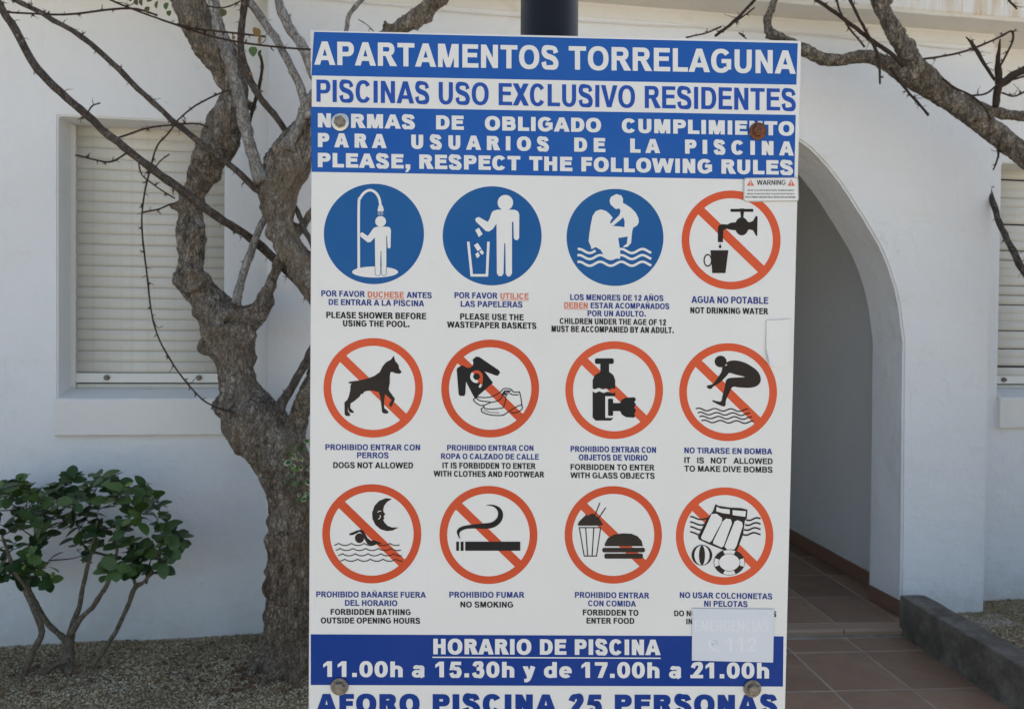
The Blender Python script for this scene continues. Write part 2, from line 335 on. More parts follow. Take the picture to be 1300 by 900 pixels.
# ---- a bold grotesque drawn letter by letter (cap height 1). s = stem, t = horizontal stroke
def G(ch, s, t):
    out = []
    def poly(*p): out.append(list(p))
    def bar(x0, y0, x1, y1): out.append([(x0, y0), (x1, y0), (x1, y1), (x0, y1)])
    def arc(cx, cy, rx, ry, a0, a1, sx=None, sy=None, n=20):
        sx = s if sx is None else sx; sy = t if sy is None else sy; e = .88
        def pt(a, x, y):
            c, q = math.cos(R(a)), math.sin(R(a)); return (cx+x*math.copysign(abs(c)**e, c), cy+y*math.copysign(abs(q)**e, q))
        A = [a0+(a1-a0)*i/n for i in range(n+1)]
        out.append(('strip', [[pt(A[i], rx, ry), pt(A[i+1], rx, ry), pt(A[i+1], rx-sx, ry-sy), pt(A[i], rx-sx, ry-sy)] for i in range(n)]))
    def spine(pts, ws_, sm=8):
        pp = catmull([(a, b, 0) for a, b in pts], sm); n = len(pp); L_, R_ = [], []
        for i, p in enumerate(pp):
            d = (pp[min(i+1, n-1)]-pp[max(i-1, 0)]).normalized(); f = i/(n-1)*(len(ws_)-1); k = min(int(f), len(ws_)-2); w = ws_[k]+(ws_[k+1]-ws_[k])*(f-k)
            nx = Vector((-d.y, d.x, 0))*w/2; L_.append((p.x+nx.x, p.y+nx.y)); R_.append((p.x-nx.x, p.y-nx.y))
        out.append(('strip', [[L_[i], L_[i+1], R_[i+1], R_[i]] for i in range(n-1)]))
    b = .09; d = s*1.12
    if ch == 'A':
        w = 1.0+.35*(s-.2); c = w/2; a = s*.56
        poly((0, 0), (d*1.0, 0), (c+.0, 1-.0-.30*1), (c, 1), (c-a, 1)); poly((w, 0), (w-d, 0), (c, .70), (c, 1), (c+a, 1)); bar(w*.24, .20, w*.76, .20+t); return w, out
    if ch == 'B':
        w = .93+s*.2; bar(b, 0, b+s, 1); r = w-.04
        m_ = .53; bar(b, 0, r-.30, t); bar(b, 1-t, r-.32, 1); bar(b, m_-t/2, r-.30, m_+t/2)
        arc(r-.33, (1+m_-t/2)/2, .30, (1-m_+t/2)/2, -90, 90); arc(r-.32, (m_+t/2)/2, .33, (m_+t/2)/2, -90, 90); return w+.03, out
    if ch == 'C':
        w = 1.0; arc(w/2, .5, w/2-.055, .52, 33, 327); return w, out
    if ch == 'D':
        w = 1.0; bar(b, 0, b+s, 1); bar(b, 0, .52, t); bar(b, 1-t, .52, 1); arc(.50, .5, .45, .5, -90, 90); return w, out
    if ch in 'EF':
        w = .90 if ch == 'E' else .84; bar(b, 0, b+s, 1); bar(b, 1-t, w-.05, 1); m_ = .54 if ch == 'E' else .52; bar(b, m_-t/2, w-.10, m_+t/2)
        if ch == 'E': bar(b, 0, w-.03, t)
        return w, out
    if ch == 'G':
        w = 1.08; arc(.53, .5, .475, .52, 38, 318); bar(.55, .40, w-.07, .40+t*.95); bar(w-.07-s*.92, .13, w-.07, .40+t*.5); return w, out
    if ch == 'H':
        w = 1.0; bar(b, 0, b+s, 1); bar(w-b-s, 0, w-b, 1); bar(b, .53-t/2, w-b, .53+t/2); return w, out
    if ch == 'I': return s+2*b, [[(b, 0), (b+s, 0), (b+s, 1), (b, 1)]]
    if ch == 'J':
        w = .75; bar(w-b-s, .3, w-b, 1); arc((w-b+.04)/2, .3, (w-b-.04)/2, .32, 180, 360); return w, out
    if ch == 'K':
        w = 1.0; bar(b, 0, b+s, 1); poly((b+s*.8, .30), (b+s*.8, .30+s*1.35), (w-.06-d*1.15, 1), (w-.04, 1)); poly((b+s+.06, .50), (b+s+.06+d*.75, .74), (w, 0), (w-d*1.25, 0)); return w, out
    if ch == 'L':
        w = .84; bar(b, 0, b+s, 1); bar(b, 0, w-.03, t); return w, out
    if ch == 'M':
        w = 1.16+.3*(s-.2); bar(b, 0, b+s*.92, 1); bar(w-b-s*.92, 0, w-b, 1); c = w/2
        poly((b, 1), (b+s*1.35, 1), (c+s*.42, 0), (c-s*.42, 0)); poly((w-b, 1), (w-b-s*1.35, 1), (c-s*.42, 0), (c+s*.42, 0)); return w, out
    if ch in ('N', 'Ñ'):
        w = 1.0; bar(b, 0, b+s, 1); bar(w-b-s, 0, w-b, 1); poly((b, 1), (b+s, 1), (w-b, 0), (w-b-s, 0))
        if ch == 'Ñ': spine([(.28, 1.12), (.38, 1.20), (.5, 1.16), (.62, 1.12), (.72, 1.20)], [.08, .1, .08])
        return w, out
    if ch == 'O': w = 1.08; arc(w/2, .5, w/2-.05, .52, 0, 360, n=40); return w, out
    if ch == '0': w = .80+.3*(s-.2); arc(w/2, .5, w/2-.05, .52, 0, 360, n=36); return w, out
    if ch in 'PR':
        w = .93 if ch == 'P' else 1.0; bar(b, 0, b+s, 1); bar(b, 1-t, w-.35, 1); m_ = .38 if ch == 'P' else .43; r = .89; bar(b, m_, r-.30, m_+t)
        arc(r-.32, (1+m_)/2, .32, (1-m_)/2, -90, 90)
        if ch == 'R': poly((.42, m_+t*.4), (.42+d*.9, m_+t*.6), (w+.02, 0), (w+.02-d*1.25, 0))
        return w, out
    if ch == 'S':
        w = .94; k = s/2; h = t/2; l, r = .06+k, w-.06-k; c = w/2
        spine([(r+.0, .70), (r-.07, .88), (c, 1.02-h), (l+.05, .90), (l, .72), (l+.10, .585), (c, .52), (r-.10, .44), (r, .28), (r-.05, .11), (c, -.02+h), (l+.05, .10), (l-.02, .31)],
              [s*.95, t*1.0, t, s*.95, s, s*.98, s*.95, s*.98, s, s*.95, t, t, s*.95]); return w, out
    if ch == 'T': w = .88; bar(.03, 1-t, w-.03, 1); bar(w/2-s/2, 0, w/2+s/2, 1); return w, out
    if ch == 'U':
        w = 1.0; bar(b, .38, b+s, 1); bar(w-b-s, .38, w-b, 1); arc(w/2, .39, w/2-b, .41, 180, 360); return w, out
    if ch == 'V':
        w = .95+.35*(s-.2); c = w/2; poly((0, 1), (d, 1), (c, .28), (c, 0), (c-s*.55, 0)); poly((w, 1), (w-d, 1), (c, .28), (c, 0), (c+s*.55, 0)); return w, out
    if ch == 'W':
        w = 1.36+.7*(s-.2); h = s*.5; x1 = w*.265; x2 = w*.735; c = w/2
        poly((0, 1), (s*1.05, 1), (x1+h*.9, 0), (x1-h, 0)); poly((c-h, 1), (c+h, 1), (x1+h, 0), (x1-h*.9, 0)); poly((c-h, 1), (c+h, 1), (x2+h*.9, 0), (x2-h, 0)); poly((w, 1), (w-s*1.05, 1), (x2-h*.9, 0), (x2+h, 0)); return w, out
    if ch == 'X': w = .95; poly((0, 0), (d*1.15, 0), (w-.01, 1), (w-.01-d*1.15, 1)); poly((.01, 1), (.01+d*1.15, 1), (w, 0), (w-d*1.15, 0)); return w, out
    if ch == 'Y': w = .95; c = w/2; bar(c-s/2, 0, c+s/2, .45); poly((0, 1), (d*1.15, 1), (c+s*.5, .40), (c-s*.5, .40)); poly((w, 1), (w-d*1.15, 1), (c-s*.5, .40), (c+s*.5, .40)); return w, out
    if ch == 'Z': w = .87; bar(.05, 1-t, w-.05, 1); bar(.03, 0, w-.03, t); poly((.03, t*.9), (.03+s*1.35, t*.9), (w-.05, 1-t*.9), (w-.05-s*1.35, 1-t*.9)); return w, out
    if ch == '1': w = .78; x = .56; bar(x-s, 0, x, 1); poly((x-s, 1), (x-s-.22, .80), (x-s-.22, .80-t*.95), (x-s*.4, .86)); return w, out
    if ch == '2':
        w = .80; k = s/2; spine([(.08+k*.8, .66), (.14+k, .87), (.41, 1.02-t/2), (w-.10-k, .90), (w-.06-k, .70), (w-.16-k, .48), (.36, .28), (.12+k, .05)], [s*.95, t, t, s, s, s, s, s*.9]); bar(.05, 0, w-.05, t); return w, out
    if ch == '3':
        w = .80; k = s/2; spine([(.07+k, .72), (.15+k, .90), (.40, 1.02-t/2), (w-.13-k, .90), (w-.11-k, .74), (.50, .56), (.33, .54)], [s*.9, t, t, s, s, t, t]); spine([(.33, .54), (.52, .54), (w-.07-k, .43), (w-.06-k, .26), (w-.14-k, .08), (.40, -.02+t/2), (.13+k, .10), (.05+k, .30)], [t, t, s, s, s, t, t, s*.9]); return w, out
    if ch == '5':
        w = .80; k = s/2; bar(.17, 1-t, w-.09, 1); poly((.17, 1), (.17+s*.85, 1), (.10+s*.95, .46), (.08, .46)); spine([(.10+k, .50), (.25, .60), (.44, .655-t/2), (w-.13-k, .54), (w-.06-k, .33), (w-.13-k, .10), (.40, -.02+t/2), (.13+k, .08), (.05+k, .28)], [t, t, t, s, s, s, t, t, s*.9]); return w, out
    if ch == '7': w = .80; bar(.05, 1-t, w-.05, 1); poly((w-.05, 1-t*.6), (w-.05-s*1.1, 1-t), (.20, 0), (.20+s*1.05, 0), (w-.05, .82)); return w, out
    if ch == 'h': w = .85; bar(b, 0, b+s, 1); arc(w/2, .43, w/2-b, .31, 0, 180, s); bar(w-b-s, 0, w-b, .44); return w, out
    if ch == 'd': w = .88; bar(w-b-s, 0, w-b, 1); arc(.42, .36, .37, .38, 0, 360, n=30); return w, out
    if ch == 'e':
        w = .82; arc(.41, .36, .36, .38, 0, 318, n=30); bar(.10, .29, w-.06, .29+t*.72); return w, out
    if ch == 'a':
        w = .80; k = s/2; spine([(.08+k, .53), (.20+k*.5, .66), (.42, .74-t/2), (w-.12-k, .62), (w-.11-k, .40), (w-.11-k, .10), (w-.05-k, 0)], [s*.8, t, t, s, s, s, s*.9]); arc(.33, .22, .28, .24, 0, 360, s*.9, t*.8, 26); return w, out
    if ch == 'y': w = .80; poly((0, .72), (d, .72), (w/2+s*.42, .02), (w/2-s*.42, .02)); spine([(w-d/2, .72), (w/2+.02, .05), (w/2-.10, -.17), (.10, -.19)], [d*.95, s, t, t]); return w, out
    if ch == '.': return s+2*b, [[(b, 0), (b+s, 0), (b+s, s*1.05), (b, s*1.05)]]
    if ch == "'": return s+2*b, [[(b, .65), (b+s, .65), (b+s, 1), (b, 1)]]
    if ch == ',': return s+2*b, [[(b, 0), (b+s, 0), (b+s, s), (b, s)], [(b+s*.35, 0), (b+s, 0), (b+s*.55, -s*.75), (b, -s*.9), (b, -s*.6)]]
    return .36, []
LOW = {'a': 0, 'e': 0, 'y': 0}
def text(ink, txt, x0, x1, y0, y1, cap, s=.2, t=None, track=0.0):
    """txt set between photo columns x0..x1 with its baseline from (x0,y0) to (x1,y1); cap = cap height, all in ink's units"""
    t = t or s*.86; A = ink.q((x0, y0)); B = ink.q((x1, y1)); ux = (B-A); up = ink.q(((x0+x1)/2, (y0+y1)/2-cap))-ink.q(((x0+x1)/2, (y0+y1)/2))
    # stem s is given in cap heights as SEEN; find natural width first, then undo the horizontal squeeze
    def lay(s_):
        pen, items = 0, []
        for ch in txt:
            w, pcs = G(ch, s_, t); items.append((pen, pcs, ch)); pen += w+track
        xs = [p[0]+o for o, pcs, _ in items for pc in pcs for qd in (pc[1] if pc[0] == 'strip' else [pc]) for p in qd]; return items, min(xs), max(xs)
    s_ = s
    for _ in range(4):
        items, a, b = lay(s_); k = ux.length/(b-a)/up.length; s_ = min(.42, max(.10, s/k))
    items, a, b = lay(s_); z0 = ink.z; step = ink.step
    for o, pcs, ch in items:
        z = z0
        for pc in pcs:
            for qd in (pc[1] if pc[0] == 'strip' else [pc]):
                k = len(ink.V)
                for p in qd:
                    q = A+ux*((p[0]+o-a)/(b-a))+up*p[1]; ink.V.append((q.x, -z, q.y))
                ink.F.append(tuple(range(k, k+len(qd))))
            z += step
    return ink

# board
bx = lambda: None
bv, bf = axbox(0, SW, 0, .004, -SH, 0)
me = pmesh('panel', bv, bf); bm = bmesh.new(); bm.from_mesh(me); bmesh.ops.recalc_face_normals(bm, faces=bm.faces); bmesh.ops.bevel(bm, geom=bm.edges[:], offset=.0009, segments=2, affect='EDGES'); bm.to_mesh(me); bm.free()
slink('panel', me, M['panel'], label='white enamelled board')
# bands
b1 = Ink(.00012).poly([(398.5, 40.8), (1012.8, 55.4), (1011, 108), (394.3, 96.2), (394.8, 70)]).put('title_band', M['blue1'])
b2 = Ink(.00012).poly([(394.6, 135.9), (1010.2, 146.3), (1008.4, 228.8), (395.5, 218.4)]).put('rules_band', M['blue1'])
b3 = Ink(.00012).poly([(394.5, 804.7), (994.7, 807.3), (994, 871), (394.5, 869)]).put('hours_band', M['blue3'])
def words(name, m, parent, items, **k):
    for it in items: text(Ink(), *it, **k).put(name, m, parent)
def lin(x, xa, ya, xb, yb): return ya+(yb-ya)*(x-xa)/(xb-xa)
def row(name, m, parent, ws_, base, cap, **k):     # words with shared sloping baseline
    xa, ya, xb, yb = base
    return words(name, m, parent, [(w, a, b, lin(a, *base), lin(b, *base), cap) for w, a, b in ws_], **k)
c1 = lambda x: 380+x/3.939
c2 = lambda x: 700+x/3.939
row('lettering', M['white'], b1, [('APARTAMENTOS', 399, 708.9), ('TORRELAGUNA', 722.1, 1010.2)], (399, 82.6, 1010.2, 94.3), 29.6, s=.222, t=.19)
row('lettering', M['bluet'], SIGN, [('PISCINAS', c1(86), c1(650)), ('USO', c1(697), c1(947)), ('EXCLUSIVO', c1(997), c2(418)), ('RESIDENTES', c2(467), c2(1222))], (401.8, 129.6, 1010, 141.2), 28, s=.19, t=.165)
row('lettering', M['white'], b2, [('NORMAS', c1(93), c1(578)), ('DE', c1(684), c1(823)), ('OBLIGADO', c1(928), c2(248)), ('CUMPLIMIENTO', c2(352), c2(1213))], (403.6, 162, 1008, 172.7), 17.9, s=.33, t=.245)
row('lettering', M['white'], b2, [('PARA', c1(93), c1(437)), ('USUARIOS', c1(560), c1(1248)), ('DE', c2(114), c2(270)), ('LA', c2(394), c2(544)), ('PISCINA', c2(668), c2(1212))], (403.6, 187, 1008, 197.9), 17.9, s=.33, t=.245, track=.30)
row('lettering', M['white'], b2, [('PLEASE,', c1(93), c1(555)), ('RESPECT', c1(600), c1(1105)), ('THE', c1(1150), c2(105)), ('FOLLOWING', c2(150), c2(803)), ('RULES', c2(850), c2(1208))], (403.6, 212.5, 1007, 222.3), 18.2, s=.33, t=.245)
row('lettering', M['white'], b3, [('HORARIO', c1(670), c1(1160)), ('DE', c1(1203), c2(75)), ('PISCINA', c2(117), c2(546))], (550, 829.9, 838.6, 831), 19.6, s=.29, t=.23)
Ink().poly([(549, 833), (838.6, 834.2), (838.6, 835.7), (549, 834.5)]).put('underline', M['white'], b3)
row('lettering', M['white'], b3, [('11.00h', c1(120), c1(517)), ('a', c1(563), c1(628)), ('15.30h', c1(680), c1(1075)), ('y', c1(1117), c1(1180)), ('de', c1(1223), c2(102)), ('17.00h', c2(150), c2(540)), ('a', c2(588), c2(650)), ('21.00h', c2(695), c2(1088))], (410.5, 858.6, 976.2, 860.6), 19.9, s=.29, t=.22)
row('lettering', M['bluet'] if 0 else M['blue3'], SIGN, [('AFORO', 400.8, 532.8), ('PISCINA', 549.3, 707), ('25', 721, 764.2), ('PERSONAS', 780.5, 986.9)], (400, 905.2, 987, 906.6), 25, s=.34, t=.25)

# pictograms: position, radius, captions.  k = zoom of the survey crops, (ox, oy) their origin
K1, K2 = 729/170, 765/170
def prohibition(cx, cy, r, m, label, th=9.8):
    i = Ink(.00015); ri = r-th
    i.ring((cx, cy), r, ri); w = 11.2/2; a = R(44); u = (math.cos(a), math.sin(a)); n = (-u[1], u[0]); l = ri+1.5
    i.poly([(cx-u[0]*l+n[0]*w, cy-u[1]*l+n[1]*w), (cx-u[0]*l-n[0]*w, cy-u[1]*l-n[1]*w), (cx+u[0]*l-n[0]*w, cy+u[1]*l-n[1]*w), (cx+u[0]*l+n[0]*w, cy+u[1]*l+n[1]*w)])
    return i.put('pictogram', m, SIGN, label)
def disc(cx, cy, r, label): return Ink(.00015).ell((cx, cy), r, n=96).put('pictogram', M['blue2'], SIGN, label)
def cap(parent, T, m, txt, x0, x1, y0, y1, h, **k): 
    kk = dict(s=.205, t=.17); kk.update(k); kk['s'] += .02; kk['t'] += .015; i = Ink(); i.T = T; return text(i, txt, x0, x1, y0, y1, h, **kk).put('lettering', m, parent)
def under(parent, T, m, x0, x1, y0, y1, w=3):
    i = Ink(.00022); i.T = T; i.poly([(x0, y0), (x1, y1), (x1, y1+w), (x0, y0+w)]).put('underline', m, parent)
def sym(T, z=.0003): i = Ink(z); i.T = T; return i
def wave(x0, x1, y0, y1, amp, per, ph=0, sharp=False, n=40):
    o = []
    for j in range(n+1):
        x = x0+(x1-x0)*j/n; a = (x-x0)/per*2*math.pi+ph; v = (-(abs(math.sin(a/2))*2-1) if sharp else math.sin(a)); o.append((x, y0+(y1-y0)*j/n-amp*v if not sharp else y0+(y1-y0)*j/n-amp*v))
    return o
# 1 shower
T = (390, 220, K1); d = disc(474.7, 297.2, 63.6, 'blue shower pictogram')
i = sym(T); i.stroke([(281, 524), (281, 180), (290, 135), (312, 106), (342, 93), (372, 106), (392, 138), (400, 182)], 14, 5)
i.poly([(390, 176), (410, 176), (417, 200), (414, 208), (386, 208), (383, 200)])
for x in (387, 395, 403, 411): i.stroke([(x, 208), (x, 229)], 2)
i.ell((370, 538), 125, 30); i.ell((400, 263), 29)
i.poly([(365, 297), (380, 292), (440, 292), (452, 298), (456, 312), (454, 403), (446, 412), (438, 405), (435, 340), (431, 340), (431, 550), (420, 558), (406, 552), (404, 425), (400, 425), (397, 552), (385, 560), (371, 552), (369, 350), (345, 375), (330, 377), (290, 345), (288, 330), (298, 321), (330, 342), (340, 330), (358, 303)])
i.put('symbol', M['white'], d)
i = sym(T, .0007); i.stroke([(369, 505), (371, 551), (378, 558), (392, 558), (399, 551), (401, 505)], 2.2); i.stroke([(403, 505), (406, 551), (413, 558), (424, 558), (431, 550), (432, 505)], 2.2); i.put('outline', M['blue2'], d)
cap(d, T, M['navy'], 'POR FAVOR', 77, 315, 670, 674, 32); cap(d, T, M['redt'], 'DUCHESE', 330, 527, 676, 679, 32); under(d, T, M['redt'], 330, 527, 681, 684)
cap(d, T, M['navy'], 'ANTES', 541, 678, 678, 681, 32); cap(d, T, M['navy'], 'DE ENTRAR A LA PISCINA', 117, 637, 717, 725, 32)
cap(d, T, M['black'], 'PLEASE SHOWER BEFORE', 104, 648, 788, 795, 34, s=.22); cap(d, T, M['black'], 'USING THE POOL.', 195, 557, 833, 838, 33, s=.22)
# 2 litter
T = (545, 220, K1); d = disc(624.8, 299.6, 62.8, 'blue litter bin pictogram')
i = sym(T); i.ell((414, 161), 42)
i.poly([(350, 205), (370, 199), (465, 200), (483, 208), (490, 225), (489, 353), (480, 365), (468, 364), (460, 353), (458, 265), (450, 265), (450, 545), (441, 560), (427, 563), (416, 548), (414, 382), (408, 382), (404, 545), (395, 560), (378, 560), (368, 545), (366, 275), (345, 305), (325, 318), (308, 315), (255, 265), (250, 252), (258, 242), (270, 239), (318, 266), (328, 250), (340, 215)])
i.stroke([(212, 373), (231, 556), (314, 556), (322, 373)], 14)
for q in ([(250, 310), (270, 297), (290, 332), (270, 348)], [(243, 392), (264, 380), (284, 412), (263, 425)], [(250, 440), (266, 430), (276, 450), (260, 463)], [(272, 428), (285, 416), (298, 434), (287, 445)]): i.poly(q)
i.put('symbol', M['white'], d)
cap(d, T, M['navy'], 'POR FAVOR', 137, 372, 680, 683, 32); cap(d, T, M['redt'], 'UTILICE', 387, 541, 684, 686, 32); under(d, T, M['redt'], 387, 541, 689, 691)
cap(d, T, M['navy'], 'LAS PAPELERAS', 171, 507, 727, 731, 32); cap(d, T, M['black'], 'PLEASE USE THE', 168, 514, 796, 801, 33, s=.22); cap(d, T, M['black'], 'WASTEPAPER BASKETS', 97, 583, 840, 847, 33, s=.22)
# 3 children
T = (695, 220, K1); d = disc(780.8, 301.6, 61.5, 'blue adult lifting child from the water pictogram')
i = sym(T)
for j, y in enumerate((424, 457, 493)):
    for a, b in (((165, 262), (372, 565)) if j == 0 else ((163, 565),)): 
        i.stroke([(x, y-11*math.cos((x-172)/115*2*math.pi)) for x in np.linspace(a, b, 40)], 13)
i.poly([(290, 198), (318, 206), (338, 222), (355, 243), (346, 256), (341, 268), (346, 286), (385, 290), (420, 294), (436, 305), (438, 345), (385, 353), (392, 400), (396, 430), (395, 466), (360, 464), (325, 464), (306, 448), (290, 418), (262, 402), (240, 414), (236, 398), (224, 370), (228, 330), (236, 280), (245, 235), (262, 208)])
i.poly([(345, 130), (375, 114), (402, 122), (412, 142), (410, 162), (425, 170), (455, 190), (480, 215), (495, 245), (497, 268), (488, 285), (468, 296), (462, 312), (458, 345), (455, 380), (438, 400), (415, 405), (412, 399), (432, 384), (437, 345), (430, 320), (419, 300), (420, 262), (412, 240), (395, 256), (372, 274), (362, 284), (346, 287), (343, 277), (362, 258), (392, 228), (398, 205), (390, 192), (372, 196), (360, 186), (343, 170), (338, 150)])
i.put('symbol', M['white'], d)
cap(d, T, M['navy'], 'LOS MENORES DE 12 AÑOS', 124, 631, 690, 696, 31); cap(d, T, M['redt'], 'DEBEN', 91, 219, 734, 736, 32); under(d, T, M['redt'], 91, 219, 738, 740)
cap(d, T, M['navy'], 'ESTAR ACOMPAÑADOS', 235, 663, 735, 740, 31); cap(d, T, M['navy'], 'POR UN ADULTO.', 218, 535, 778, 781, 31)
cap(d, T, M['black'], 'CHILDREN UNDER THE AGE OF 12', 67, 645, 820, 828, 32, s=.19); cap(d, T, M['black'], 'MUST BE ACCOMPANIED BY AN ADULT.', 22, 687, 863, 871, 33, s=.19)
# 4 tap
T = (850, 220, K1); d = prohibition(928.1, 304.9, 62.8, M['red1'], 'red ring over tap and mug')
i = sym(T); i.rect(331, 195, 456, 211, 5); i.poly([(383, 193), (407, 193), (402, 240), (412, 262), (378, 262), (388, 240)]); i.ell((393, 290), 37, 49)
i.poly([(418, 262), (435, 268), (455, 260), (470, 232), (479, 238), (477, 342), (470, 341), (455, 312), (435, 306), (418, 316)])
i.poly([(362, 268), (362, 312), (330, 308), (310, 303), (293, 310), (290, 376), (263, 376), (263, 300), (268, 285), (285, 278), (315, 280), (335, 270)])
i.poly([(275, 383), (283, 402), (275, 411), (267, 402)]); i.poly([(223, 420), (320, 420), (304, 544), (232, 544)]); i.ring((208, 475), 23, 17, r1y=35, r0y=28)
i.put('symbol', M['brownb'], d)
cap(d, T, M['navy'], 'AGUA NO POTABLE', 119, 537, 706, 712, 37, s=.19); cap(d, T, M['black'], 'NOT DRINKING WATER', 113, 537, 762, 768, 33)
# 5 dog
T = (390, 420, K2); d = prohibition(473.8, 492.3, 63.1, M['red1'], 'red ring over dog')
i = sym(T); i.poly([(237, 292), (265, 287), (300, 283), (350, 270), (385, 257), (415, 235), (430, 205), (450, 180), (478, 165), (495, 142), (503, 172), (522, 195), (525, 215), (540, 236), (528, 245), (505, 243), (488, 235), (477, 235), (472, 260), (472, 300), (465, 330), (470, 345), (500, 385), (500, 395), (482, 435), (470, 430), (470, 415), (483, 395), (455, 370), (445, 362), (440, 400), (440, 440), (465, 462), (460, 472), (440, 472), (428, 465), (424, 430), (418, 380), (410, 350), (370, 340), (340, 343), (325, 348), (318, 360), (308, 360), (300, 375), (270, 400), (248, 415), (246, 440), (268, 463), (262, 469), (242, 465), (235, 450), (232, 430), (233, 460), (247, 478), (243, 486), (222, 486), (214, 475), (213, 408), (228, 395), (238, 375), (246, 340), (248, 310), (254, 300), (238, 300)])
i.put('symbol', M['brownb'], d)
cap(d, T, M['navy'], 'PROHIBIDO ENTRAR CON', 104, 645, 680, 682, 33); cap(d, T, M['navy'], 'PERROS', 285, 465, 726, 727, 33); cap(d, T, M['black'], 'DOGS NOT ALLOWED', 149, 605, 783, 785, 34)
# 6 clothes
T = (545, 420, K2); d = prohibition(622.3, 493.2, 62.1, M['red2'], 'red ring over shirt and shoes')
T9 = (565, 440, 9.0); i = sym(T9)
i.poly([(315, 150), (355, 114), (390, 118), (612, 268), (630, 295), (603, 333), (580, 330), (450, 282), (548, 412), (385, 555), (352, 600), (330, 575), (240, 400), (232, 540), (220, 563), (168, 563), (155, 540), (133, 260), (145, 240), (195, 213), (215, 220), (245, 240), (280, 243), (310, 225), (325, 190)])
W = 11
for pts in ([(375, 575), (440, 582), (520, 575), (590, 545), (640, 510), (670, 480), (720, 480), (760, 490), (775, 515), (835, 520), (848, 512)], [(848, 512), (862, 560), (875, 640), (872, 665)], [(370, 575), (340, 590), (325, 605), (345, 635), (400, 670), (440, 668)], [(360, 585), (400, 618), (520, 632)],
            [(440, 690), (450, 670), (520, 640), (600, 620), (640, 590), (660, 545), (690, 500)], [(440, 690), (470, 710), (560, 712), (665, 700)], [(665, 700), (695, 590), (665, 560)], [(412, 712), (430, 750), (520, 780), (650, 785), (700, 760), (760, 720), (830, 680), (880, 665)], [(880, 665), (880, 710), (840, 740), (780, 758), (750, 745)], [(412, 712), (430, 700), (440, 690)], [(735, 530), (770, 548), (840, 550)]): i.stroke(pts, W, 4)
i.stroke([(440, 725), (520, 750), (620, 755)], 6, 4)
for a, b in (((650, 548), (722, 542)), ((662, 525), (735, 520)), ((680, 503), (752, 508)), ((668, 515), (705, 565)), ((690, 500), (650, 545))): i.stroke([a, b], 12)
i.put('symbol', M['black'], d)
i = sym(T9, .0009); i.ring((360, 342), 72, 38, 135, 285); i.stroke([(392, 465), (406, 445), (415, 425)], 24); i.put('number', M['white'], d)
i = sym(T9, .00095); i.ring((360, 342), 72, 38, -75, 135); i.stroke([(416, 345), (420, 385), (408, 430)], 26, 3); i.put('number', M['red2'], d)
cap(d, T, M['navy'], 'PROHIBIDO ENTRAR CON', 102, 595, 683, 685, 32); cap(d, T, M['navy'], 'ROPA O CALZADO DE CALLE', 67, 626, 731, 735, 32); cap(d, T, M['black'], 'IT IS FORBIDDEN TO ENTER', 75, 608, 784, 788, 33); cap(d, T, M['black'], 'WITH CLOTHES AND FOOTWEAR', 25, 657, 831, 836, 33)
# 7 glass
T = (695, 420, K2); d = prohibition(779.7, 495.2, 62.0, M['red1'], 'red ring over broken bottle')
i = sym(T); i.rect(271, 157, 379, 189, 10)
i.poly([(302, 186), (352, 186), (352, 234), (376, 252), (387, 282), (387, 333), (368, 328), (355, 337), (340, 328), (315, 334), (292, 325), (270, 334), (258, 328), (258, 282), (270, 254), (302, 234)])
i.poly([(258, 346), (275, 355), (295, 345), (320, 355), (345, 347), (372, 357), (387, 350), (387, 373), (330, 373), (330, 497), (377, 497), (362, 512), (275, 512), (258, 495)])
i.rect(346, 387, 375, 485, 7); i.poly([(373, 412), (418, 412), (418, 458), (373, 458)])
i.poly([(415, 412), (422, 395), (445, 382), (498, 379), (506, 392), (496, 405), (505, 420), (496, 438), (506, 455), (496, 474), (502, 488), (492, 495), (450, 493), (425, 478), (415, 458)])
i.put('symbol', M['black'], d)
cap(d, T, M['navy'], 'PROHIBIDO ENTRAR CON', 132, 620, 690, 696, 33); cap(d, T, M['navy'], 'OBJETOS DE VIDRIO', 179, 572, 738, 741, 33); cap(d, T, M['black'], 'FORBIDDEN TO ENTER', 132, 612, 793, 797, 33); cap(d, T, M['black'], 'WITH GLASS OBJECTS', 131, 612, 840, 844, 33)
# 8 diver
T = (845, 420, K2); d = prohibition(924.3, 497.8, 62.1, M['red1'], 'red ring over crouching diver')
i = sym(T); i.ell((314, 175), 34, 33)
i.poly([(325, 205), (352, 196), (343, 184), (375, 170), (420, 172), (470, 190), (520, 225), (541, 260), (541, 292), (520, 315), (480, 325), (420, 323), (383, 320), (365, 350), (345, 395), (342, 422), (332, 432), (300, 420), (268, 403), (270, 396), (300, 403), (318, 400), (325, 370), (338, 320), (343, 290), (352, 275), (375, 268), (420, 266), (454, 263), (400, 250), (365, 240), (350, 255), (310, 295), (272, 318), (262, 330), (245, 330), (235, 318), (242, 311), (270, 303), (295, 270), (320, 232)], 3)
for x0, x1, y in ((172, 472, 448), (183, 482, 471), (193, 492, 493), (204, 502, 516)): i.stroke(wave(x0, x1, y, y+6, 7, 92, .4), 7)
i.put('symbol', M['brownb'], d)
cap(d, T, M['navy'], 'NO TIRARSE EN BOMBA', 107, 609, 698, 705, 33)
for w_, a, b in (('IT', 107, 140), ('IS', 180, 219), ('NOT', 258, 350), ('ALLOWED', 387, 611)): cap(d, T, M['black'], w_, a, b, lin(a, 107, 754, 611, 761), lin(b, 107, 754, 611, 761), 33)
cap(d, T, M['black'], 'TO MAKE DIVE BOMBS', 107, 610, 802, 809, 33)
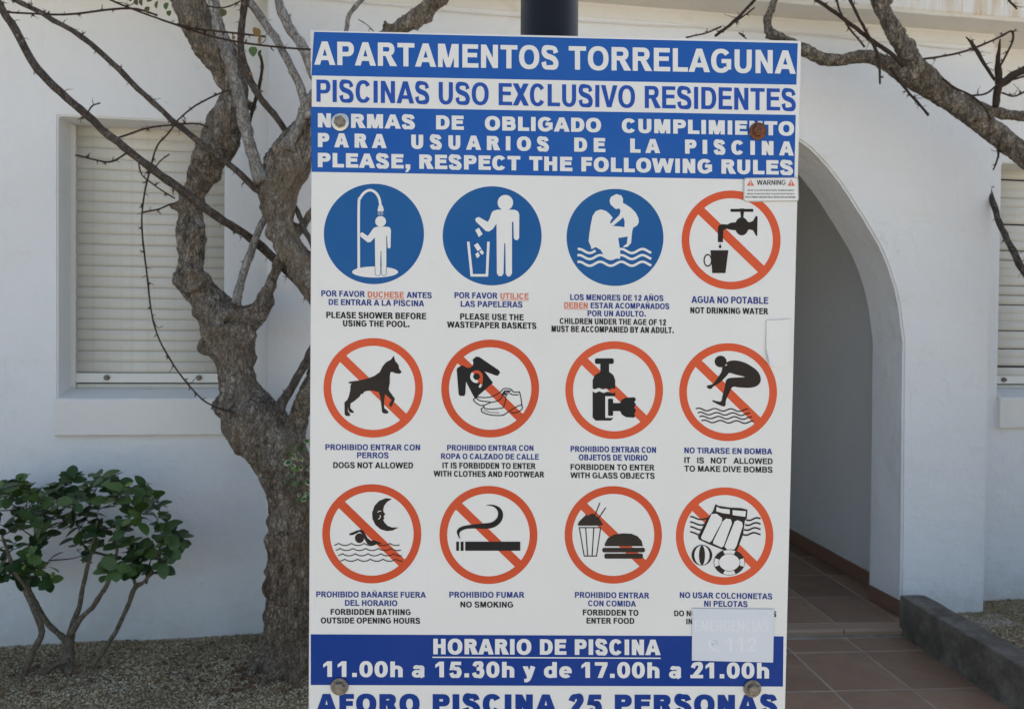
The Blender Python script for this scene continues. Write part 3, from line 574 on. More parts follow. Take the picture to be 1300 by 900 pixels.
# 9 night bathing
T = (390, 605, K2); d = prohibition(472.0, 677.3, 62.9, M['red2'], 'red ring over swimmer and moon')
i = sym(T); i.poly([(484, 126), (450, 122), (412, 137), (385, 165), (371, 205), (373, 240), (390, 275), (420, 300), (455, 310), (490, 306), (522, 289), (485, 290), (460, 280), (442, 262), (434, 246), (441, 237), (437, 229), (439, 223), (447, 212), (438, 204), (434, 190), (440, 165), (457, 143)])
i.ell((299, 350), 26, 28); i.poly([(240, 325), (280, 308), (310, 300), (325, 312), (345, 350), (365, 365), (385, 362), (430, 380), (400, 383), (370, 391), (345, 385), (330, 360), (314, 325), (300, 314), (262, 332), (243, 334)])
for x0, x1, y in ((155, 528, 381), (163, 535, 410), (177, 540, 440), (190, 545, 471)): i.stroke([(x, y+8-13*abs(math.cos((x-x0)/73*math.pi+.5))**.8*-1-10) for x in np.linspace(x0, x1, 90)], 5.5)
i.put('symbol', M['brownb'], d)
i = sym(T, .0008); i.stroke([(402, 202), (412, 195), (424, 196)], 4); i.stroke([(405, 240), (415, 236), (419, 226), (416, 218)], 4, 3); i.put('symbol', M['white'], d)
cap(d, T, M['navy'], 'PROHIBIDO BAÑARSE FUERA', 52, 678, 687, 690, 33); cap(d, T, M['navy'], 'DEL HORARIO', 216, 515, 736, 738, 33); cap(d, T, M['black'], 'FORBIDDEN BATHING', 134, 591, 787, 789, 33, s=.22); cap(d, T, M['black'], 'OUTSIDE OPENING HOURS', 78, 645, 836, 838, 33, s=.22)
# 10 smoking
T = (545, 605, K2); d = prohibition(620.1, 678.8, 62.2, M['red2'], 'red ring over cigarette')
i = sym(T); i.rect(205, 370, 520, 422); i.rect(154, 370, 170, 422); i.rect(179, 370, 196, 422)
i.poly([(323, 162), (365, 160), (400, 174), (419, 200), (420, 235), (400, 268), (365, 290), (320, 297), (260, 295), (210, 298), (180, 312), (172, 327), (176, 355), (163, 335), (157, 312), (170, 292), (200, 280), (250, 272), (310, 266), (355, 260), (383, 240), (393, 213), (386, 188), (362, 169)], 3)
i.put('symbol', M['black'], d)
cap(d, T, M['navy'], 'PROHIBIDO FUMAR', 114, 544, 689, 690, 33, s=.22); cap(d, T, M['black'], 'NO SMOKING', 178, 479, 745, 746, 33, s=.22)
# 11 food
T = (695, 605, K2); d = prohibition(778.6, 678.7, 61.8, M['red2'], 'red ring over drink and burger')
i = sym(T); i.stroke([(182, 290), (304, 290), (280, 452), (210, 452)], 6, closed=True); i.stroke([(218, 290), (230, 452)], 6); i.stroke([(265, 290), (255, 452)], 6)
i.poly([(172, 275), (180, 256), (198, 238), (215, 222), (222, 212), (230, 224), (245, 212), (262, 209), (276, 222), (292, 232), (304, 250), (318, 274), (300, 279), (180, 279)])
i.stroke([(272, 218), (300, 148)], 6); i.stroke([(292, 236), (333, 176)], 6)
i.poly([(328, 396), (327, 382), (345, 350), (380, 330), (430, 323), (480, 325), (515, 340), (538, 365), (545, 396)]); i.rect(313, 405, 557, 431, 10); i.rect(325, 438, 545, 467, 9)
i.put('symbol', M['brownb'], d)
cap(d, T, M['navy'], 'PROHIBIDO ENTRAR', 157, 582, 690, 694, 33); cap(d, T, M['navy'], 'CON COMIDA', 232, 506, 738, 741, 33); cap(d, T, M['black'], 'FORBIDDEN TO', 202, 520, 790, 793, 33, s=.22); cap(d, T, M['black'], 'ENTER FOOD', 223, 496, 837, 839, 33, s=.22)
# 12 airbeds
T = (845, 605, K2); d = prohibition(919.9, 680.3, 61.9, M['red1'], 'red ring over air bed, ball and lifebuoy')
i = sym(T)
for j, y in enumerate((233, 264, 291, 320)): i.stroke(wave(140, 245-j*13, y, y+8, 6, 110, 1.4), 9)
for j, y in enumerate((242, 270, 298, 326)): i.stroke(wave(460-j*6, 542, y+2, y-3, -6, 84, .2), 9)
i.poly([(285, 155), (300, 165), (370, 176), (430, 178), (467, 188), (464, 236), (452, 252), (442, 330), (408, 420), (330, 418), (255, 388), (190, 358), (184, 342), (232, 245), (270, 197)])
i.ell((207, 447), 59, 59); i.ell((363, 488), 89, 74); i.put('symbol', M['brownb'], d)
i = sym(T, .0006)
for q in ([(291, 170), (312, 180), (366, 186), (366, 212), (330, 208), (288, 196)], [(382, 190), (458, 196), (454, 228), (382, 218)], [(262, 212), (290, 210), (322, 235), (320, 258), (262, 365), (250, 374), (206, 356), (202, 344)], [(326, 254), (345, 238), (372, 242), (378, 265), (330, 395), (318, 402), (270, 380), (272, 366)], [(394, 254), (412, 247), (436, 258), (440, 280), (404, 395), (392, 414), (350, 414), (336, 398)]): i.poly(q)
i.ell((207, 447), 43, 56); i.ell((363, 488), 58, 47)
for a in (0, 90, 180, 270): i.ring((363, 488), 86, 58, a-(24 if a % 180 else 20), a+(24 if a % 180 else 20), 20, r1y=71, r0y=45)
i.put('symbol', M['white'], d)
i = sym(T, .0009); i.ell((207, 447), 17, 56); i.ring((363, 488), 62, 59.5, r1y=51, r0y=48.5); i.put('symbol', M['brownb'], d)
cap(d, T, M['navy'], 'NO USAR COLCHONETAS', 81, 609, 691, 699, 33); cap(d, T, M['navy'], 'NI PELOTAS', 220, 468, 740, 743, 33)
cap(d, T, M['black'], 'DO NO', 49, 176, 795, 796, 32); cap(d, T, M['black'], 'S', 610, 632, 799, 799, 32); cap(d, T, M['black'], 'IN', 118, 153, 841, 842, 32)

# stuck-on plates and stickers (real thin sheets)
def sheet(name, pts, th, m, z=.0010, label=None, bulge=None):
    n = len(pts); P2 = [S(*p) for p in pts]; V = [(p.x, -z, p.y) for p in P2]+[(p.x, -z-th, p.y) for p in P2]
    F = [tuple(range(n))[::-1], tuple(range(n, 2*n))]+[(i, (i+1) % n, n+(i+1) % n, n+i) for i in range(n)]
    return slink(name, pmesh(name, V, F), m, SIGN, label)
def rrect(c0, c1_, c2_, c3, r, n=5):
    C4 = [Vector(c) for c in (c0, c1_, c2_, c3)]; out = []
    for k in range(4):
        p, a, b = C4[k], C4[k-1], C4[(k+1) % 4]; u = (a-p).normalized()*r; v = (b-p).normalized()*r
        for j in range(n+1):
            t = j/n; out.append(tuple((p+u)*(1-t)**2+p*2*t*(1-t)+(p+v)*t*t))
    return out
wl = sheet('warning_label', rrect((943.6, 226.3), (1012.9, 225.6), (1013.6, 256.3), (943.2, 256.7), 4), .0008, M['white'], .0010, 'small white rounded warning plate')
Tw = (935, 215, 1300/85)
def wz(i): i.z = .0020; return i
i = Ink(.0019); i.T = Tw; i.stroke([(x, y) for x, y in [((p[0]-935)*1300/85, (p[1]-215)*1300/85) for p in rrect((944.2, 226.9), (1012.3, 226.2), (1013.0, 255.7), (943.8, 256.1), 3.6)]], 7, closed=True); i.put('border', M['brownb'], wl)
i = Ink(.0020); i.T = Tw; text(i, 'WARNING', 385, 940, 312, 312, 95, s=.17, t=.13); i.put('lettering', M['black'], wl)
i = Ink(.0020); i.T = Tw
for cx in (262, 1052):
    i = Ink(.0020); i.T = Tw; i.poly([(cx, 205), (cx+72, 330), (cx-72, 330)]); i.put('warning_triangle', M['redt'], wl)
i = Ink(.0022); i.T = Tw
for cx in (262, 1052): i.stroke([(cx, 240), (cx, 295)], 14); i.ell((cx, 313), 8)
i.put('exclamation_mark', M['white'], wl)
i = Ink(.0020); i.T = Tw
text(i, "FAILURE TO FOLLOW THE INSTRUCTIONS CONTAINED IN OWNER'S", 200, 1105, 430, 432, 30, s=.11, t=.09); text(i, 'MANUAL PACKAGE MAY RESULT IN SERIOUS INJURY OR DEATH', 195, 1110, 500, 500, 30, s=.11, t=.09); text(i, 'REFER TO MANUAL GUIDELINES AND ALL INSTRUCTIONS AND DIAGRAMS', 160, 1130, 562, 564, 30, s=.13, t=.10)
i.put('lettering', M['zinc'] if 0 else M['brownb'], wl)
st = sheet('faded_sticker', [(878.6, 771.8), (982.4, 772.6), (981, 840), (878.0, 837.5)], .00025, M['stick'], .0011, 'bleached emergency number sticker')
Ts = (865, 765, 1300/135)
i = Ink(.00139, .000006); i.T = Ts; text(i, 'EMERGENCIAS', 160, 1065, 338, 340, 130, s=.16, t=.12); text(i, '112', 545, 915, 585, 588, 165, s=.2, t=.16); i.put('lettering', M['stickt'], st)
i = Ink(.00139, .000006); i.T = Ts; i.stroke([(335, 440), (350, 520), (420, 570), (450, 560)], 26, 4); i.put('lettering', M['stickt'], st)
i = Ink(.00145, .000006); i.T = Ts; i.ell((380, 500), 18, 12); i.stroke([(395, 450), (425, 470), (440, 500)], 12, 3); i.put('telephone_icon', M['stickg'], st)
# blistered patch of film at the right edge, curling at its lower corner
g = []; NX, NY = 10, 14; V = []
for a in range(NX+1):
    for b_ in range(NY+1):
        x = 972.6+(1003.6-972.6)*a/NX+(b_/NY)*(-.6); y = 407-1.8*a/NX+(466.5-407)*b_/NY
        u = a/NX; w_ = b_/NY; cut = max(0, (1-u)*1.0+w_*1.0-1.62); x += cut*9*(1-u)**.5; y -= cut*7
        p = S(x, y); lift = .0012+.0011*math.exp(-((u-.02)**2)/.02)*(w_**1.5)+.0035*max(0, (1-u)-.55)*max(0, w_-.55)*4
        V.append((p.x, -lift, p.y))
F = [(a*(NY+1)+b_, (a+1)*(NY+1)+b_, (a+1)*(NY+1)+b_+1, a*(NY+1)+b_+1) for a in range(NX) for b_ in range(NY)]
pt = slink('film_patch', pmesh('film_patch', V, F), M['white'], SIGN, 'blank white film patch curling at its corner')
sm = pt.modifiers.new('t', 'SOLIDIFY'); sm.thickness = .0003
# film edge lifting at the upper left corner
V = []
for k in range(9):
    t = k/8; y = 39+t*58; wd = 3.6*(1-t)**1.2+.3; p = S(394.8+.9*(1-t), y); q = S(395.0+wd, y+1.2)
    V += [(p.x, -.0004-.0045*(1-t), p.y), ((p.x+q.x)/2, -.0006-.0022*(1-t), (p.y+q.y)/2), (q.x, -.0003, q.y)]
F = [(3*k+j, 3*k+j+1, 3*k+j+4, 3*k+j+3) for k in range(8) for j in range(2)]
slink('lifted_edge', pmesh('lifted_edge', V, F), M['white'], SIGN, 'film edge lifting off the corner')
# scratches
i = Ink(.00028); i.stroke([(810.5, 747), (812, 756), (811, 764), (813, 772)], .5); i.stroke([(548, 330), (549, 339)], .45); i.put('scratch', M['zinc'], SIGN)
# bolts
def bolt(px, py, r, wm, hm, tilt, lab=None):
    c = S(px, py); k = (S(px+1, py)-c).length; R_ = r*k; prof = [(0, 0), (R_*.99, 0), (R_, .0006), (R_*.97, .0014), (R_*.70, .0019), (0, .0019)]
    def lathe(pr, n, ph=0):
        V, F = [], []
        for rr, h in pr:
            for a in range(n): t = 2*math.pi*a/n+ph; V.append((c.x+rr*math.cos(t), -.0012-h, c.y+rr*math.sin(t)))
        for q in range(len(pr)-1):
            for a in range(n): F.append((q*n+a, q*n+(a+1) % n, (q+1)*n+(a+1) % n, (q+1)*n+a))
        F.append(tuple((len(pr)-1)*n+a for a in range(n))); return pmesh('m', V, F)
    wsh = slink('washer', lathe(prof[1:-1]+[(R_*.2, .0019)], 40), wm, SIGN, lab); 
    for p in wsh.data.polygons: p.use_smooth = False
    h = R_*.66; slink('bolt_head', lathe([(h, .0015), (h, .0062), (h*.86, .0074), (h*.2, .0076)], 6, tilt), hm, wsh)
bolt(432.2, 156.0, 11.2, M['zinc'], M['bolt'], .3); bolt(961.6, 167.3, 11.0, M['rust'], M['rust'], .9, 'rust-brown washer')
bolt(431.3, 870.5, 11.2, M['bolt'], M['bolt'], .1); bolt(954.7, 873, 11.2, M['bolt'], M['bolt'], .6)
# post and clamps behind the board
def cylz(name, c, r, z0, z1, n=48, m=None, parent=None):
    V = [(c[0]+r*math.cos(2*math.pi*a/n), c[1]+r*math.sin(2*math.pi*a/n), z) for z in (z0, z1) for a in range(n)]
    F = [(a, (a+1) % n, n+(a+1) % n, n+a) for a in range(n)]+[tuple(range(n))[::-1], tuple(range(n, 2*n))]
    me = pmesh(name, V, F); o = link(name, me, m, parent)
    for p in me.polygons: p.use_smooth = len(p.vertices) == 4
    return o
pc = at(697.5, 20, 1.03); rp = 36.3/FPX*1.03
post = cylz('post', (pc.x, pc.y), rp, -.02, 3.2, m=M['post'], parent=SIGN); child_local(post)
bp = cylz('base_plate', (pc.x, pc.y), .11, -.01, .012, m=M['post'], parent=post)
for px_, py_ in ((696, 161), (693, 872)):
    q = S(px_, py_); p = SM @ Vector((q.x, 0, q.y))
    v, f = axbox(-.29, .29, .0045, .03, -.016, .016); me = mbox('mounting_bracket', [(v, f)], .002); o = link('mounting_bracket', me, M['bolt'], SIGN); o.matrix_parent_inverse = SIGNINV; o.matrix_world = SM @ Matrix.Translation((q.x, 0, q.y))

# ================================================================= BUILDING
BLD = thing('apartment_building', 'white rendered apartment block with an arched porch and closed roller shutters', 'building', tuple(wp(0, 0, 0)))
bpy.context.view_layer.update()
def part(name, me, m, parent=None, label=None, smooth=False):
    o = link(name, me, m, parent or BLD, label=label, smooth=smooth)
    if parent is None: o.matrix_parent_inverse = Matrix.Translation(BLD.location).inverted()
    return o
OFF = .17; EZ = 3.25; DP = .30
# left window opening
wl0, wzt = ws(73.5, 147, 0); wl1, _ = ws(284.5, 300, 0); wzb = 1.20
wr0, _ = ws(1270.5, 300, 0); wr1 = wr0+(wl1-wl0)
bs0, _ = ws(338, 300, OFF); bs1, _ = ws(1256, 450, OFF)
S0, S1 = -4.5, 8.5; TOP = 6.6
def wallgrid(s0, s1, holes, z0, z1, o0, o1):       # wall with rectangular holes, reveals included
    ss = sorted({s0, s1, *[h[0] for h in holes], *[h[1] for h in holes]}); zz = sorted({z0, z1, *[h[2] for h in holes], *[h[3] for h in holes]})
    V, F, idx = [], [], {}
    def v(s, o, z):
        k = (round(s, 5), o, round(z, 5))
        if k not in idx: idx[k] = len(V); V.append(wp(s, o, z))
        return idx[k]
    def solid(i, j):
        if i < 0 or j < 0 or i >= len(ss)-1 or j >= len(zz)-1: return False
        cs, cz = (ss[i]+ss[i+1])/2, (zz[j]+zz[j+1])/2
        return not any(h[0] < cs < h[1] and h[2] < cz < h[3] for h in holes)
    for i in range(len(ss)-1):
        for j in range(len(zz)-1):
            if not solid(i, j): continue
            a, b, c, d_ = ss[i], ss[i+1], zz[j], zz[j+1]
            F.append((v(a, o1, c), v(b, o1, c), v(b, o1, d_), v(a, o1, d_))); F.append((v(a, o0, d_), v(b, o0, d_), v(b, o0, c), v(a, o0, c)))
            if not solid(i-1, j): F.append((v(a, o0, c), v(a, o1, c), v(a, o1, d_), v(a, o0, d_)))
            if not solid(i+1, j): F.append((v(b, o1, c), v(b, o0, c), v(b, o0, d_), v(b, o1, d_)))
            if not solid(i, j-1): F.append((v(a, o0, c), v(b, o0, c), v(b, o1, c), v(a, o1, c)))
            if not solid(i, j+1): F.append((v(a, o1, d_), v(b, o1, d_), v(b, o0, d_), v(a, o0, d_)))
    return pmesh('wall', V, F)
DOOR = (.45+1.0, 3.98+.05, -.1, 2.95)
ax0, _ = ws(560, 600, OFF); ax1, _ = ws(1147, 560, OFF)
me = wallgrid(S0, S1, [(wl0, wl1, wzb, wzt), (wr0, wr1, wzb, wzt), (ax0-.15, ax1+.12, -.3, 2.98)], -.3, EZ+.05, -DP, 0)
bm = bmesh.new(); bm.from_mesh(me); 
ed = [e for e in bm.edges if len(e.link_faces) == 2 and e.calc_face_angle() > .5]
bmesh.ops.bevel(bm, geom=ed, offset=.007, segments=3, affect='EDGES'); bm.to_mesh(me); bm.free()
part('wall', me, M['wall'], smooth=False)
# porch front with its arch (an irregular hand-rendered edge)
acx = ax0+0; half = (ax1-ax0)/2; acx = (ax0+ax1)/2
_, zsp = ws(1147, 470, OFF)
# fit the arch to the surveyed points of its front edge
pts = [(1147, 560), (1147, 470), (1146, 416), (1135, 360), (1116, 311), (1089, 266), (1071, 238), (1039, 199), (1013, 177)]
sp = [ws(x, y, OFF) for x, y in pts]
rt = sp[:]                                       # right flank, bottom to top
x_last, z_last = sp[-1]; crown = max(z_last+.22, 2.62)
curve = [(ax1, -.3), (ax1, .5)]+[(s, z) for s, z in rt[1:]]
mid = acx
for f in (.33, .66): curve.append((x_last+(mid-x_last)*f, z_last+(crown-z_last)*math.sin(f*math.pi/2)))
curve.append((mid, crown)); left = [(2*mid-s, z) for s, z in reversed(curve[:-1])]
full = curve+left; sm_ = [Vector((s, z, 0)) for s, z in full]; cc = [sm_[0], sm_[1]]+catmull(sm_[2:-2], 6)+[sm_[-2], sm_[-1]]
arch = [(p.x, p.y) for p in cc]
arch = [(s+.007*noise.noise((s*5, z*5, 0))+.004*noise.noise((s*14, z*14, 2)), z) for s, z in arch]
outer = [(bs1, -.3)] ; outer += [(bs1+.006*noise.noise((0, z*2.2, 3)), z) for z in np.linspace(0, EZ+.05, 14)]
outer += [(bs0, z) for z in np.linspace(EZ+.05, -.3, 12)]
ring2 = outer+[(s, z) for s, z in reversed(arch)]
n = len(ring2); V = [wp(s, OFF, z) for s, z in ring2]+[wp(s, -.115, z) for s, z in ring2]
me = pmesh('porch', V, [tuple(range(n)), tuple(range(n, 2*n))[::-1]]+[(i, n+i, n+(i+1) % n, (i+1) % n) for i in range(n)])
bm = bmesh.new(); bm.from_mesh(me); bmesh.ops.recalc_face_normals(bm, faces=bm.faces)
ed = [e for e in bm.edges if len(e.link_faces) == 2 and e.calc_face_angle() > .8 and abs((e.verts[0].co-e.verts[1].co).dot(WN)) < .05]
bmesh.ops.bevel(bm, geom=ed, offset=.010, segments=3, affect='EDGES'); bmesh.ops.triangulate(bm, faces=[f for f in bm.faces if len(f.verts) > 4]); bm.to_mesh(me); bm.free()
part('arched_porch', me, M['wall2'])
# eave slab, unseen upper wall added to block the sun, back and sides so that nothing but sky light reaches the front
def slab():
    ns, V, F = 90, [], []
    for i in range(ns+1):
        s = S0+(S1-S0)*i/ns; w = .006*noise.noise((s*3, 0, 0))+.004*noise.noise((s*11, 4, 0)); u = .005*noise.noise((s*5, 9, 0))
        for o, z in ((-5, EZ+w*0), (.0, EZ+w*.3), (.335+u, EZ+w), (.35+u, EZ+.02+w), (.352+u*.5, EZ+.16), (.36, EZ+.27), (.32, EZ+.29), (-5, EZ+.34)): V.append(wp(s, o, z))
    for i in range(ns):
        for j in range(8): F.append((i*8+j, i*8+(j+1) % 8, (i+1)*8+(j+1) % 8, (i+1)*8+j))
    F += [tuple(range(8))[::-1], tuple(ns*8+j for j in range(8))]; return pmesh('eave_slab', V, F)
part('eave_slab', slab(), M['slab'])
part('sun_block_wall', mbox('sun_block_wall', [boxw(S0, S1, -1.4, -1.1, EZ+.3, TOP)], .01), M['wall'])
part('end_wall', mbox('end_wall', [boxw(S0-.25, S0-.002, -5, .0, -.3, TOP)]), M['wall'])
part('end_wall', mbox('end_wall', [boxw(S1+.002, S1+.25, -5, .0, -.3, TOP)]), M['wall'])
part('rear_wall', mbox('rear_wall', [boxw(S0, S1, -5.2, -5.003, -.3, EZ+.3)]), M['wall'])
# moulding line and cable under the eave
part('moulding', mbox('moulding', [boxw(bs0+.002, bs1-.002, OFF-.01, OFF+.004, EZ-.075, EZ-.012)], .004), M['sill'])
def tube(pts, rad, n=8, cap=True):
    P3 = [Vector(p) for p in pts]; rad = rad if isinstance(rad, (list, tuple)) else [rad]*len(P3); V, F = [], []; ref = None
    for i, p in enumerate(P3):
        d_ = (P3[min(i+1, len(P3)-1)]-P3[max(i-1, 0)]).normalized()
        if ref is None: ref = d_.orthogonal().normalized()
        ref = (ref-d_*ref.dot(d_)).normalized(); b_ = d_.cross(ref)
        for a in range(n): t = 2*math.pi*a/n; V.append(p+(ref*math.cos(t)+b_*math.sin(t))*rad[i])
    for i in range(len(P3)-1):
        for a in range(n): F.append((i*n+a, i*n+(a+1) % n, (i+1)*n+(a+1) % n, (i+1)*n+a))
    if cap: F += [tuple(range(n))[::-1], tuple((len(P3)-1)*n+a for a in range(n))]
    return V, F
def joinvf(L_):
    V, F = [], []
    for v, f in L_: k = len(V); V += v; F += [tuple(i+k for i in q) for q in f]
    return V, F
v, f = tube([wp(s, OFF+.012, EZ-.095+.01*math.sin(s*2.3)+.006*noise.noise((s*4, 0, 0))) for s in np.linspace(bs0+.05, bs1-.03, 60)], .0032, 6)
part('cable', pmesh('cable', v, f), M['sill'])
# windows: sill, shutter with slats
def window(s0, s1, seed):
    rnd = random.Random(seed); zs = 1.275
    # sill: sloping top, projecting apron, a little uneven
    V, F, nn_ = [], [], 16
    for i in range(nn_+1):
        s = s0-.004+(s1-s0+.02)*i/nn_; e = .004*noise.noise((s*9, seed, 0)); e2 = .005*noise.noise((s*7, seed, 5))
        for o, z in ((-.14, 1.245), (.018, 1.205+e), (.026, 1.195+e), (.028, 1.03+e2), (.02, 1.02+e2), (-.02, 1.02+e2), (-.14, 1.15)): V.append(wp(s, o, z))
    for i in range(nn_):
        for j in range(7): F.append((i*7+j, i*7+(j+1) % 7, (i+1)*7+(j+1) % 7, (i+1)*7+j))
    F += [tuple(range(7))[::-1], tuple(nn_*7+j for j in range(7))]
    part('window_sill', pmesh('window_sill', V, F), M['sill'])
    sh = part('roller_shutter', mbox('roller_shutter', [boxw(s0-.02, s1+.02, -.26, -.235, zs-.05, wzt+.02)]), M['gap'], label='closed cream roller shutter')
    for a, b in ((s0-.01, s0+.022), (s1-.022, s1+.01)): part('guide_rail', mbox('guide_rail', [boxw(a, b, -.175, -.145, zs-.03, wzt-.002)], .003), M['alu'], sh)
    # slats: one mesh, one object for each
    p_ = .0545; k = 0; z = zs+.052; prof = [(-.1715, -.0005), (-.1665, .0030), (-.1620, .012), (-.1605, .026), (-.1625, .042), (-.1655, .0500), (-.1672, .0538)]
    V = [wp(s, o, zz)-wp(0, 0, 0) for s in (s0+.018, s1-.018) for o, zz in prof]; m_ = len(prof)
    base = pmesh('slat', V, [(j, j+1, m_+j+1, m_+j) for j in range(m_-1)]+[tuple(range(m_))[::-1], tuple(range(m_, 2*m_))]); base.materials.append(M['slat'])
    for q in base.polygons: q.use_smooth = len(q.vertices) == 4
    while z < wzt+.0:
        o = link('slat', base, None, sh); o.location = wp(0, 0, z)+Vector((0, 0, 0)); o.location += WN*rnd.uniform(-.0012, .0012); o.rotation_euler = (0, rnd.uniform(-.0012, .0012), 0); z += p_
    part('bottom_rail', mbox('bottom_rail', [boxw(s0+.018, s1-.018, -.20, -.166, 1.236, zs-.007)], .002), M['slat'], sh)
    part('bottom_bar', mbox('bottom_bar', [boxw(s0+.018, s1-.018, -.178, -.154, zs, zs+.049)], .003), M['alu'], sh)
    for fs in (.22, .80):
        c = wp(s0+(s1-s0)*fs, -.153, zs+.026); V, F = [], []
        for rr, h in ((.014, 0), (.0135, .012), (.010, .019), (.003, .021)):
            for a in range(14): t = 2*math.pi*a/14; V.append(c+WU*(rr*math.cos(t))+Vector((0, 0, rr*math.sin(t)))+WN*h)
        F = [(q*14+a, q*14+(a+1) % 14, (q+1)*14+(a+1) % 14, (q+1)*14+a) for q in range(3) for a in range(14)]+[tuple(42+a for a in range(14))]
        part('stopper', pmesh('stopper', V, F), M['bolt'], sh)
    return sh
window(wl0, wl1, 1); window(wr0, wr1, 2)
# corridor behind the arch
cyaw = R(5.0); CU = Vector((-math.sin(cyaw), math.cos(cyaw), 0))
c0 = ground(1105, 745); c0 = c0+Vector((.012, -.20, 0))
def corridor_wall(base, th, z0, z1, ln):
    sidev = Vector((math.cos(cyaw), math.sin(cyaw), 0))*th
    v = [p+Vector((0, 0, z)) for z in (z0, z1) for p in (base, base+sidev, base+CU*ln, base+CU*ln+sidev)]
    return v, [(0, 1, 3, 2), (4, 6, 7, 5), (0, 4, 5, 1), (2, 3, 7, 6), (0, 2, 6, 4), (1, 5, 7, 3)]
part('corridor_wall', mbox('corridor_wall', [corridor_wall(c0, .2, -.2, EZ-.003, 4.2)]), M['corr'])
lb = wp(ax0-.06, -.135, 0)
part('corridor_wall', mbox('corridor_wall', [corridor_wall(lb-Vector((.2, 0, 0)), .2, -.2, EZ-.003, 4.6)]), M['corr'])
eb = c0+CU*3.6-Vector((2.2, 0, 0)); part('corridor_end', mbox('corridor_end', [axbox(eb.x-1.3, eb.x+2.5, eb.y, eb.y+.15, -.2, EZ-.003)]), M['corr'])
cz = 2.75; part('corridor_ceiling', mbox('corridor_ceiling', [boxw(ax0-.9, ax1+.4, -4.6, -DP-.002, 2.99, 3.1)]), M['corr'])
# skirting tiles
def piece(name, a, b, out, z0, z1, th, m, parent):
    d_ = (b-a).normalized(); nrm = out
    v = [p+Vector((0, 0, z)) for z in (z0, z1) for p in (a, b, a+nrm*th, b+nrm*th)]
    return part(name, mbox(name, [(v, [(0, 1, 3, 2), (4, 6, 7, 5), (0, 4, 5, 1), (2, 3, 7, 6), (0, 2, 6, 4), (1, 5, 7, 3)])], .0015, 1), m)
outv = Vector((-math.cos(cyaw), -math.sin(cyaw), 0))
for k in range(7):
    a = c0+CU*(.02+k*.43); piece('skirting_tile', a, a+CU*.422, outv, .004, .095, .010, M['skirt'], None)
ja = wp(ax1, OFF-.006, 0); jb = wp(ax1, -.112, 0)
piece('skirting_tile', ja, ja+(jb-ja)*.985, -WU, .004, .088, .011, M['skirt'], None)
piece('skirting_tile', wp(ax1+.0, OFF+.001, 0), wp(ax1+.035, OFF+.001, 0), WN, -.03, .085, .010, M['sill'], None)

# ================================================================= GROUND
gm = pmesh('ground', [(-60, -80, -.30), (60, -80, -.30), (60, 60, -.30), (-60, 60, -.30)], [(0, 1, 2, 3)])
link('ground', gm, M['soil'], kind='structure')
# sunlit pool terrace behind the photographer, level with the planting bed
link('terrace', pmesh('terrace', [(-40, -60, -.045), (40, -60, -.045), (40, .3, -.045), (-40, .3, -.045)], [(0, 1, 2, 3)]), M['ground'], kind='structure')
path = link('tiled_path', pmesh('tiled_path', [(-.05, .30, -.0418), (2.12, .30, -.0418), (2.12, 4.2, -.0418), (-.05, 4.2, -.0418)], [(0, 1, 2, 3)]), M['grout'], kind='structure')
# tile lines run at the survey's bearing
tyaw = R(4.3); TU = Vector((-math.sin(tyaw)*-1, math.cos(tyaw), 0)); TU = (ground(1071, 807, -.04)-ground(1192, 900, -.04)); TU.z = 0; TU.normalize(); TV = Vector((TU.y, -TU.x, 0))
A0 = ground(1071, 807, -.04)
def tile(name, a, w, l, z, parent, th=.008, U=TU, Vv=TV):
    me = TILE.get((w, l, th))
    if me is None:
        v, f = axbox(0, w, 0, l, -th, 0); me = mbox('floor_tile', [(v, f)], .0022, 1); me.materials.append(M['tile']); TILE[(w, l, th)] = me
    o = bpy.data.objects.new(name, me); COL.objects.link(o); o.parent = parent
    o.location = (a.x, a.y, z+random.uniform(-.0008, .0008)); o.rotation_euler = (random.uniform(-.002, .002), random.uniform(-.002, .002), math.atan2(Vv.y, Vv.x)); return o
TILE = {}; GW = .007; TW_, TL_ = .362, .415
nos = ground(1144, 797, 0); step_y = nos.y
kn_ = (nos-A0).dot(TU)-.004; y_front = ground(1000, 828, -.04); k0 = (y_front-A0).dot(TU)
for i_ in range(-5, 2):
    for j_ in range(-6, 2):
        a = A0+TV*(i_*TW_)+TU*(k0+j_*TL_); w_, l_ = TW_-GW, TL_-GW
        if j_ == 0: l_ = kn_-k0-GW-.012
        if j_ > 0: continue
        cx = a+TV*(w_/2)
        if cx.x > 2.16 or cx.x < .0: continue
        tile('floor_tile', Vector((a.x, a.y, 0)), w_, l_, -.040, path)
